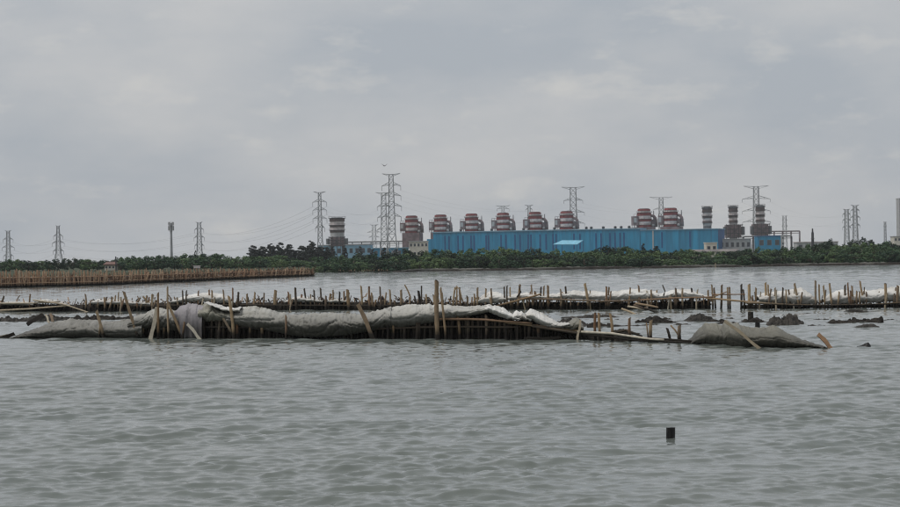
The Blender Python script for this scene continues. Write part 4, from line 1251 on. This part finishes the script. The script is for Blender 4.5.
# ------------------------------------------------------------------ rear breakwater
B_D = curve_D([(-30, 311.5), (100, 311.5), (250, 310.3), (530, 309.8), (650, 309.3), (750, 309), (850, 308.3), (930, 307)])
o3 = P(470, 309, B_D(470)); o3.z = 0
rear = thing('bamboo_breakwater', 'long rear breakwater bristling with upright bamboo stakes', 'breakwater', o3)
crest_b = [(-20, 305), (30, 304), (70, 305), (100, 304), (150, 303), (230, 303), (290, 302), (400, 302), (440, 303), (500, 304), (540, 302), (600, 302.5), (650, 302), (710, 301)]
ridge_mesh('mud_core', crest_b, B_D, -20, 711, .4, 1.8, M_MUD, rear, o3, seed=3)
ridge_mesh('mud_core', [(747, 304.5), (800, 306), (840, 306), (880, 305), (920, 303.5)], B_D, 747, 920, .4, 1.8, M_MUD, rear, o3, seed=4)
S = [(2, 302, 4, 296, 2.2), (30, 302, 30.3, 294, 1.8), (85, 313, 86, 301, 1.8), (90, 313, 90.5, 301, 1.6), (96, 313, 97, 301, 1.8), (105, 314, 106, 299, 1.8), (110.5, 314, 112, 297, 2), (114, 313, 115.5, 296, 1.8), (117.5, 313, 118.5, 292, 1.6), (131, 314, 140, 298, 2.2), (132, 313, 132.5, 302, 2), (137, 313, 137, 303, 2), (141, 312, 141.5, 304, 2), (146, 312, 147, 296, 2.2), (148.5, 303, 143, 296.5, 2.2), (152, 308, 152, 294.5, 2),
     (183, 307, 182.5, 291, 1.8), (187, 307, 186.5, 290.5, 1.8), (198.5, 307, 198.5, 291, 1.8), (209, 307, 209, 290, 1.8), (211.5, 307, 212, 290.5, 2), (223.5, 307, 223.2, 290, 1.8), (232.5, 307, 232.7, 288.5, 1.8), (238, 308, 238.5, 292.5, 2.4), (247, 308, 247, 294, 2.2), (254.5, 308, 255, 292.5, 2), (264, 308, 264.2, 293, 1.8),
     (276, 308, 275.7, 290.5, 3.6), (288, 308, 288.3, 292, 2.2), (296.5, 308, 295.3, 288.3, 2.6), (306, 309, 304.2, 289, 2), (315, 309, 314, 290, 2), (322.5, 309, 320.5, 288.5, 2), (326, 305, 326, 296, 2.4), (333.5, 309, 333, 290.5, 2), (339.5, 309, 339.7, 292, 2), (344, 308, 344, 291.5, 2), (349, 309, 347.5, 290, 3.6), (362, 308, 361, 286, 2.2), (370.5, 308, 369, 287, 2.6), (372.5, 306, 371.5, 293, 2), (381, 307, 380, 287, 2), (390, 306, 389.8, 290, 2.2),
     (401, 306, 401, 290, 2.6), (408, 292, 404.8, 285, 1.6), (415, 305, 414.5, 296, 2), (419.5, 306, 418.5, 291, 3), (422, 306, 421.5, 286.5, 1.8), (426, 304, 426, 294.5, 2), (434, 304, 434, 296, 2), (453.5, 306, 455, 287.5, 2), (457.5, 306, 457, 286.5, 1.8), (461.5, 306, 459.5, 288, 2), (467, 303, 467, 296, 2), (478, 305, 477.5, 288, 2.4), (486, 306, 486, 289, 2), (491.5, 306, 491, 289, 2), (504.5, 306, 504.2, 287, 1.8), (508, 306, 507, 286, 1.8), (511.5, 306, 510, 287.5, 1.8),
     (518, 304, 520, 285, 2.6), (532.5, 306, 531.3, 285, 1.8), (541.5, 306, 541, 287, 2), (543.5, 300, 544, 286, 1.8), (548.5, 308, 548, 286, 2.6), (561, 308, 560.5, 289.5, 1.8), (567, 308, 565.5, 287, 2.2), (588, 308, 584.8, 284, 3), (606, 302, 606.5, 287, 2.4), (608.5, 302, 609, 287.5, 2), (629.5, 302, 630.3, 288, 1.8), (638.5, 302, 638.5, 285.5, 2.2), (651, 303, 651, 290, 2), (676, 303, 675.7, 288.5, 2.4), (683, 302, 682.5, 288.5, 2.2), (692, 301, 691.5, 288.5, 2.2), (708, 303, 708, 290.5, 2),
     (712.5, 303, 711.7, 285, 2), (715, 302, 714, 288, 2), (721, 309, 721.8, 285.2, 2.4), (728, 309, 727.5, 288, 2), (730, 306, 729.5, 287.5, 2), (741, 309, 741.3, 284.8, 2.4), (744, 308, 743.3, 290, 2), (749, 306, 749, 284.5, 3.4), (756, 307, 756, 288, 2.2), (766, 307, 765.5, 283, 2.6), (769, 306, 768, 285.2, 2), (775, 306, 775, 288, 1.8), (783, 305, 783, 288, 2), (786.5, 305, 786, 290, 1.8), (790, 305, 788.5, 290, 2), (799, 306, 794.5, 284, 2.6),
     (816, 302, 815.5, 281, 2.4), (820, 305, 819, 285, 2), (824.5, 305, 823.3, 285.5, 2), (831.5, 305, 829.5, 284, 2.4), (846, 304, 845, 285.5, 2.4), (850, 304, 847.7, 283, 2), (853, 304, 852, 286, 2.2), (857, 303, 857, 291, 2.2), (862, 292, 860, 281, 2.2), (885.5, 303, 885.3, 284, 3.2), (897.5, 303, 898, 286, 3.2)]
for s in S:
    st(rear, B_D, *s, mat=random.choice((M_POST, M_POST, M_POST, M_DARK)), off=random.uniform(-.3, .1), under=.35)
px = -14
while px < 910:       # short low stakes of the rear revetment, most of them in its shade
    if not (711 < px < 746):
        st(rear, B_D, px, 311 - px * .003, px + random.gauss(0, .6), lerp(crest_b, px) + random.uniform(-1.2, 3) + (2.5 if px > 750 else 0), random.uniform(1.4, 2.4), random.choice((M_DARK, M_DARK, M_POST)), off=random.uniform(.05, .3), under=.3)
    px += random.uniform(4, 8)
rr_ = random.Random(77)
for i in range(95):
    px = rr_.uniform(82, 900)
    if 705 < px < 750: continue
    st(rear, B_D, px, 308, px + rr_.gauss(.3, 1.2), lerp([(80, 298), (300, 296), (500, 295), (900, 291)], px) + rr_.uniform(-4, 5), rr_.uniform(1.3, 2.3), M_POST if rr_.random() < .8 else M_PALE, off=rr_.uniform(-.3, .2), under=.3)
rl(rear, B_D, [(-15, 311), (25, 309), (70, 305.5)], 2.0, M_PALE, -.45)
rl(rear, B_D, [(33, 299.8), (62, 304), (97, 315)], 1.6, M_PALE, -.5)
rl(rear, B_D, [(-15, 303.3), (30, 303), (60, 301.5)], 1.6, M_PALE, -.4)
rl(rear, B_D, [(496, 306.5), (541, 294)], 2.2, M_POST, -.5)
rl(rear, B_D, [(520, 298.5), (560, 299.5), (600, 301.3), (640, 299.8)], 1.9, M_POST, -.45)
rl(rear, B_D, [(600, 301.5), (640, 300), (680, 298), (712, 297)], 1.9, M_POST, -.42)
rl(rear, B_D, [(706, 298), (745, 301.3), (770, 303.7)], 2.0, M_POST, -.4)
rl(rear, B_D, [(713, 294.5), (745, 294.2)], 1.3, M_POST, -.35)
rl(rear, B_D, [(712, 297.5), (727, 291.5)], 1.3, M_POST, -.38)
rl(rear, B_D, [(745, 302.6), (795, 305), (840, 305.3), (875, 304)], 2.0, M_POST, -.45)
rl(rear, B_D, [(850, 305.2), (880, 304), (915, 301.5)], 2.0, M_POST, -.4)
rl(rear, B_D, [(130, 306), (240, 305), (350, 305.5), (430, 305)], 1.5, M_DARK, -.2)
rl(rear, B_D, [(663.5, 296), (665, 291.5), (662.5, 285)], 1.5, M_DARK, -.3, name='bent_branch')
rl(rear, B_D, [(517, 297), (521, 292), (519, 286)], 1.6, M_DARK, -.3, name='bent_branch')
rl(rear, B_D, [(453.5, 302), (454.5, 291), (457, 286.8), (460, 290), (462.5, 302)], 1.3, M_POST, -.35, name='bent_branch')
def clutter(parent, Df, o_, prof, x0, x1, n, r_, mat, seed, lo=-.2, hi=.35, skip=None):
    rr = random.Random(seed); mb = MB()
    for i in range(n):
        px = rr.uniform(x0, x1) + 4 * rr.gauss(0, 1)
        if skip and skip[0] < px < skip[1]: continue
        D = Df(px) + rr.uniform(.0, 1.0)
        p = P(px, lerp(prof, px), D); p.z += rr.uniform(lo, hi) * rr.random()
        L = rr.uniform(.12, .42); a = rr.uniform(0, 6.28)
        d = Vector((math.cos(a) * .5, math.sin(a) * .3, rr.uniform(.1, 1.0) if i % 3 else rr.gauss(0, .2))) * L
        rd = r_ * rr.uniform(.5, 1.3)
        mb.tube([p - o_, p + d * .5 + Vector((0, 0, .03)) - o_, p + d - o_], [rd, rd, rd * .7], 4)
    o = mb.build('brushwood', mat, parent); o['kind'] = 'stuff'
    return o
clutter(rear, B_D, o3, crest_b, -15, 715, 620, .035, M_POST, 5, -.3, .3)
clutter(rear, B_D, o3, crest_b, -15, 715, 300, .03, M_FENCE, 6, -.35, .35)
clutter(rear, B_D, o3, crest_b, 90, 500, 200, .045, M_DARK, 7, -.2, .2)
clutter(rear, B_D, o3, [(747, 303), (920, 302)], 747, 915, 220, .03, M_DARK, 8, -.3, .1)
clutter(front, F, o2, [(x, y + 9) for x, y in crest], 135, 585, 240, .03, M_DARK, 9, -.3, .0)
# sheets on the rear breakwater
for top, hem, seed, lab in (
        ([(-12, 303), (5, 301.8), (20, 301.5), (33, 302.5)], [(-12, 305.2), (10, 305), (33, 305.5)], 21, 'narrow pale sheet strip at the far left of the rear breakwater'),
        ([(34, 300.5), (46, 299.3), (58, 301.5), (66, 304)], [(34, 302.8), (50, 301.8), (66, 305.3)], 22, 'pale sheet fold beside the slanting pale poles of the rear breakwater'),
        ([(88, 301.5), (97, 299), (108, 300), (120, 299.5), (130, 301), (150, 301.5)], [(88, 304), (108, 304.5), (130, 305), (150, 306)], 23, 'pale sheet behind the short crossed stakes at left of the rear breakwater'),
        ([(170, 301), (183, 296), (196, 293.5), (210, 292.5), (222, 294), (230, 299)], [(170, 303), (196, 301.5), (215, 302), (230, 303)], 24, 'white sheet humped on the rear breakwater above the hanging cloth'),
        ([(284, 301), (292, 297.5), (302, 296), (312, 298), (322, 300.5)], [(284, 302.8), (302, 301.5), (322, 302.5)], 25, 'small white sheet hump behind the sagging grey sheet'),
        ([(325, 300.5), (335, 298.5), (346, 300)], [(325, 302.5), (346, 302.5)], 26, 'tiny white sheet scrap between thick stakes of the rear breakwater'),
        ([(476, 301), (482, 295), (490, 291.5), (500, 293), (506, 297)], [(476, 303), (490, 303), (506, 302)], 27, 'white sheet hump right of the tallest bamboo post on the rear breakwater'),
        ([(505, 297), (514, 294.5), (524, 292.5), (538, 293.5), (552, 296)], [(505, 300), (525, 299.5), (552, 299)], 28, 'white sheet behind the diagonal pole of the rear breakwater'),
        ([(545, 295.5), (560, 292.5), (575, 290.5), (584, 291.5), (596, 291), (608, 292.5)], [(545, 299), (575, 298.5), (608, 300)], 29, 'long white sheet left part of the middle rear breakwater'),
        ([(604, 294), (618, 290.5), (632, 288.8), (645, 289.5), (658, 291.5)], [(604, 300), (632, 299), (658, 298.8)], 30, 'white sheet rising before the bent branch on the rear breakwater'),
        ([(655, 294.5), (662, 293.5), (672, 290), (686, 289), (696, 291), (704, 295), (712, 297)], [(655, 298.8), (686, 297.5), (712, 298)], 31, 'white sheet sloping down just left of the open gap in the rear breakwater'),
        ([(758, 296), (766, 292), (778, 291.5), (790, 290), (802, 287.5), (811, 292.5), (817, 299)], [(758, 302.5), (790, 303.5), (817, 304)], 32, 'grey white sheet with a sharp peak right of the gap in the rear breakwater'),
        ([(824, 299), (832, 293.5), (842, 289.5), (850, 290.5), (856, 296)], [(824, 304), (842, 304), (856, 303.5)], 33, 'small peaked white sheet between the leaning stakes at right'),
        ([(855, 296), (862, 291), (876, 290), (888, 288.5), (900, 286), (912, 286)], [(855, 302), (880, 302), (912, 300)], 34, 'plump white sheet at the right edge of the rear breakwater')):
    drape('tarpaulin', lab, T_WHITE, top, hem, B_D, out=.15, ridge=.5, back=.9, fold=.07, seed=seed, step=.55, nf=16, freq=.9)

# ------------------------------------------------------------------ mud heaps and debris between the two breakwaters
def heap(label, x0, x1, top, base_py, depth, mat=M_MUD, lump=.12, seed=0, name='mud_heap', cat='mud'):
    """lumpy bank of clods; top = silhouette in picture coordinates"""
    Dc = WL((x0 + x1) / 2, base_py) + depth * .35
    n = max(14, int((x1 - x0) * 1.1)); m_ = 16
    o = P((x0 + x1) / 2, 255, Dc); o.z = 0
    mb = MB()
    for i in range(n + 1):
        px = x0 + (x1 - x0) * i / n
        hz = max(0.02, P(px, lerp(top, px), Dc).z * .86)
        X = P(px, 255, Dc).x
        e_ = math.sin(math.pi * min(max(i / n, .02), .98)) ** .5
        for j in range(m_):
            v = j / (m_ - 1) * 2 - 1
            sh = max(0, 1 - abs(v) ** 2.2)
            y = v * depth * .5 * (.6 + .4 * e_)
            c = mnoise.cell(Vector((X * 4.3, y * 4.3, seed))) * .5 + 1.2 * fbm(X * 3.4, y * 3.4, seed) - .25
            z = -.22 + (hz + .22) * sh + lump * c * (.25 + sh) * min(1, hz * 4 + .2)
            mb.v.append((X - o.x + .05 * fbm(X * 5, y * 5, seed + 7), y + .05 * fbm(y * 5, X * 5, seed + 2), z))
    for i in range(n):
        for j in range(m_ - 1):
            a = i * m_ + j
            mb.f.append((a, a + m_, a + m_ + 1, a + 1))
    ob = mb.build(name, mat, None, o)
    return tag(ob, label, cat, 'mud heaps between the breakwaters')
heap('large jagged mud heap right of the olive sheet', 765, 809, [(765, 324), (772, 318), (780, 315), (786, 314.5), (792, 317.5), (800, 320), (809, 325)], 325, 1.6, M_MUDG, .16, 1)
heap('mud heap with a tall stump behind the olive sheet', 738, 770, [(738, 322), (746, 319), (752, 316.5), (760, 319), (770, 323)], 322.5, 1.2, M_MUD, .12, 2)
heap('grey pointed mud heap behind the dark arched sheet', 676, 716, [(676, 321), (686, 319), (694, 313), (700, 311.8), (707, 316), (716, 320.5)], 321.5, 1.3, M_MUDG, .08, 3)
heap('low dark mud bank behind the last stakes of the near breakwater', 634, 678, [(634, 321), (645, 317.5), (655, 316), (664, 319), (678, 323)], 323, 1.4, M_MUD, .12, 4)
heap('small dark clod bank left of the grey pointed heap', 706, 726, [(706, 321), (714, 318.5), (720, 318), (726, 322)], 322, .9, M_MUD, .1, 5)
heap('long flat mud bank in open water at right', 823, 881, [(823, 323), (832, 320), (845, 319), (855, 316.5), (864, 318), (880, 317.5)], 323, 1.3, M_MUD, .1, 6)
heap('low mud streak nearest the right edge', 846, 878, [(846, 328), (856, 325.5), (866, 323), (878, 325.5)], 328, 1.0, M_MUDG, .07, 7)
heap('dark mud strip close under the rear breakwater at right', 842, 872, [(842, 311.5), (850, 309), (860, 309.5), (872, 312)], 312, 1.1, M_MUD, .06, 8)
heap('thin mud streak under the peaked white sheet', 798, 816, [(798, 314), (806, 312.5), (816, 314)], 314, .7, M_MUDG, .05, 9)
heap('grey mud bank at the left edge between the breakwaters', -14, 34, [(-14, 317), (0, 317), (8, 315), (16, 317), (22, 318), (34, 320)], 321.5, 1.3, M_MUDG, .12, 10)
heap('dark mud bank behind the dark slanting log at left', 22, 76, [(22, 319), (34, 314.5), (44, 313.5), (56, 316), (76, 319)], 321, 1.4, M_MUDG, .12, 11)
heap('long dark mud bank behind the far left sheet', 60, 132, [(60, 319), (75, 315.5), (95, 315), (112, 316.5), (132, 316)], 320, 1.3, M_MUD, .1, 12)
heap('brown debris heap behind the sliding off-white sheet', 552, 592, [(552, 324), (560, 318), (568, 319), (576, 320), (592, 324)], 326, 1.2, M_MUDG, .14, 13)
heap('low mud bank behind the pair of low stakes', 586, 640, [(586, 325), (598, 321), (606, 323), (620, 325), (640, 325)], 327, 1.1, M_MUD, .08, 14)
heap('mud bank in open water under the middle of the rear breakwater', 560, 618, [(560, 317), (575, 316), (592, 313.5), (604, 314), (618, 317)], 318, 1.2, M_MUDG, .06, 15)
heap('small mud bank at the foot of the stakes inside the near breakwater', 606, 640, [(606, 334), (614, 329), (622, 328), (640, 334)], 335, .8, M_MUD, .06, 16)
for i, (x0, x1, yb, h_) in enumerate(((640, 656, 325.5, 2.2), (660, 672, 319.5, 1.8), (672, 690, 325, 2.4), (714, 738, 323.5, 2.6), (722, 734, 319, 2), (806, 824, 326, 1.8), (812, 828, 320, 1.6), (880, 896, 320.5, 1.6), (600, 622, 320.5, 2), (530, 552, 321, 2))):
    heap('flat scrap of dark mud ' + ('behind the last low stakes', 'above the low dark mud bank', 'left of the dark arched sheet', 'above the crest of the olive sheet', 'right of the grey pointed heap', 'right of the large jagged heap, lower one', 'right of the large jagged heap, upper one', 'near the right edge of the picture', 'above the pair of low stakes', 'above the sliding off-white sheet')[i],
         x0, x1, [(x0, yb), (x0 + (x1 - x0) * .3, yb - h_), (x0 + (x1 - x0) * .55, yb - h_ * .6), (x0 + (x1 - x0) * .75, yb - h_ * .9), (x1, yb)], yb, .7, M_MUD if i % 2 else M_MUDG, .07, 40 + i)
def stump(label, px, top_py, base_py, w, mat, name='stump', lean=0.0, cat='stump', group=None):
    D = WL(px, base_py)
    a = P(px, base_py, D); b = P(px + lean, top_py, D)
    r_ = w * D / FPX / 2; h = b.z - a.z
    mb = MB(); seg = 11; lv = 6
    for i in range(lv + 1):
        u = i / lv
        for k in range(seg):
            an = 2 * math.pi * k / seg
            rr_ = r_ * (1.06 - .08 * u) * (1 + .09 * fbm(math.cos(an) * 2, math.sin(an) * 2 + px, u * 1.5))
            z = -.35 + (h + .35) * u + (.05 * h * fbm(k * .9, px) if i == lv else 0)
            mb.v.append((rr_ * math.cos(an) + (b.x - a.x) * u, rr_ * math.sin(an), z))
    for i in range(lv):
        for k in range(seg):
            p_ = i * seg + k; q_ = i * seg + (k + 1) % seg
            mb.f.append((p_, q_, q_ + seg, p_ + seg))
    c = len(mb.v); mb.v.append((b.x - a.x, 0, h * .96))
    for k in range(seg): mb.f.append((lv * seg + k, lv * seg + (k + 1) % seg, c))
    return tag(mb.build(name, mat, None, (a.x, D, 0), smooth=False), label, cat, group)
stump('black post stub standing alone in the open water in the foreground', 670, 427.5, 438, 9.2, M_BLACK, 'post_stub', .6, 'post')
stump('tall dark stump on the mud heap behind the olive sheet', 750.5, 312, 321, 5.5, M_MUD)
stump('short black stump in the water just above the olive sheet', 757.5, 322, 327, 5, M_BLACK)
heap('dark half sunken log end poking up at right of the leaning post', 856.5, 868.5, [(856.5, 346.5), (860, 344.8), (864, 342.2), (866.5, 341.3), (868.5, 344.5)], 347, .5, M_BLACK, .03, 21, name='sunken_log', cat='log')
plank('slanting_log', 'dark log slanting out of the mud at left between the breakwaters', 29, 323.5, 43.5, 314, 3.6, 9, M_DARK, cat='log', thick=.06, under=.1)
plank('slanting_stick', 'whitish stick standing against the mud behind the far left sheet', 48.5, 321, 46, 314.5, 1.8, 8, M_PALE, cat='stick', under=.1)
plank('slanting_stick', 'brown crooked stick in the mud behind the far left sheet', 52.5, 320, 50.5, 313.5, 2.4, 8.2, M_POST, cat='stick', under=.1)
plank('driftwood', 'pale topped driftwood piece at the left edge of the near breakwater', -6, 340, 15, 334, 3.6, .1, M_DARK, cat='driftwood', thick=.08)
plank('driftwood', 'thin pale stick beside the driftwood at the left edge', -8, 337.5, 8, 335, 1.6, .25, M_PALE, cat='stick')
for i, (x0, y0, x1, y1) in enumerate(((628, 306.5, 652, 311), (634, 305, 668, 316), (630, 312, 650, 319.5), (645, 308, 676, 318), (622, 309, 640, 317), (636, 303.5, 658, 307.5))):
    D = 103 - i * 1.2
    a, b = P(x0, y0, D), P(x1, y1, D - 1.5)
    lab = ('pale pole fallen from the rear breakwater, uppermost of the loose ones', 'longest loose pole slanting down to the mud bank', 'lowest loose pole lying toward the near breakwater', 'loose pole ending right of the low dark mud bank', 'leftmost loose pole lying in the water', 'short loose pole close under the rear rail')[i]
    tag(cane('loose_pole', None, a, b, .055, M_POST if i % 2 else M_PALE), lab, 'pole', 'loose poles fallen from the rear breakwater')

# ------------------------------------------------------------------ birds
def bird(px, py, D, span_m, label, mat, yaw, flap):
    p = P(px, py, D); s = span_m
    v = [(.24, 0, .015), (.15, 0, .03), (0, 0, 0), (-.16, 0, 0), (-.30, 0, .01), (.03, .10, .03), (.05, .26, flap * .2), (-.06, .50, flap * .34), (.03, -.10, .03), (.05, -.26, flap * .2), (-.06, -.50, flap * .34)]
    ed = [(0, 1), (1, 2), (2, 3), (3, 4), (2, 5), (5, 6), (6, 7), (2, 8), (8, 9), (9, 10)]
    rad = [(.012, .012), (.04, .04), (.065, .06), (.045, .04), (.05, .01), (.07, .025), (.06, .014), (.018, .008), (.07, .025), (.06, .014), (.018, .008)]
    me = bpy.data.meshes.new('bird')
    me.from_pydata([tuple(c * s for c in q) for q in v], ed, [])
    ob = link('bird', me, None, p)
    sk = ob.modifiers.new('skin', 'SKIN')
    for i, q in enumerate(me.skin_vertices[0].data):
        q.radius = (rad[i][0] * s, rad[i][1] * s); q.use_root = (i == 2)
    sb = ob.modifiers.new('smooth', 'SUBSURF'); sb.levels = 1; sb.render_levels = 1
    me.materials.append(mat)
    ob.rotation_euler = (0, 0, yaw)
    return tag(ob, label, 'bird')
bird(384.5, 166, 260, .95, 'small grey bird flying just above the tallest pylon', B_BIRD, R(60), .9)
bird(62.5, 236.7, 320, 1.1, 'white bird flying beside the second pylon from the left', B_EGRET, R(75), .5)

# ------------------------------------------------------------------ haze
hz = MB().box((-1260, -70, -2.0), (1260, 3100, 72)).mesh('haze', B_WHITE)
hm = bpy.data.materials.new('haze_air'); hm.use_nodes = True
ht = hm.node_tree; ht.nodes.clear()
ho = N(ht, 'ShaderNodeOutputMaterial'); hv = N(ht, 'ShaderNodeVolumePrincipled')
hv.inputs['Color'].default_value = (0.90, 0.93, 0.98, 1)
hv.inputs['Density'].default_value = 0.00008
hv.inputs['Anisotropy'].default_value = 0.2
ht.links.new(hv.outputs[0], ho.inputs['Volume'])
hz.materials.clear(); hz.materials.append(hm)
ho_ = link('haze', hz)
ho_['kind'] = 'stuff'
ho_['label'] = 'thin pale sea haze over the water and the far plant'
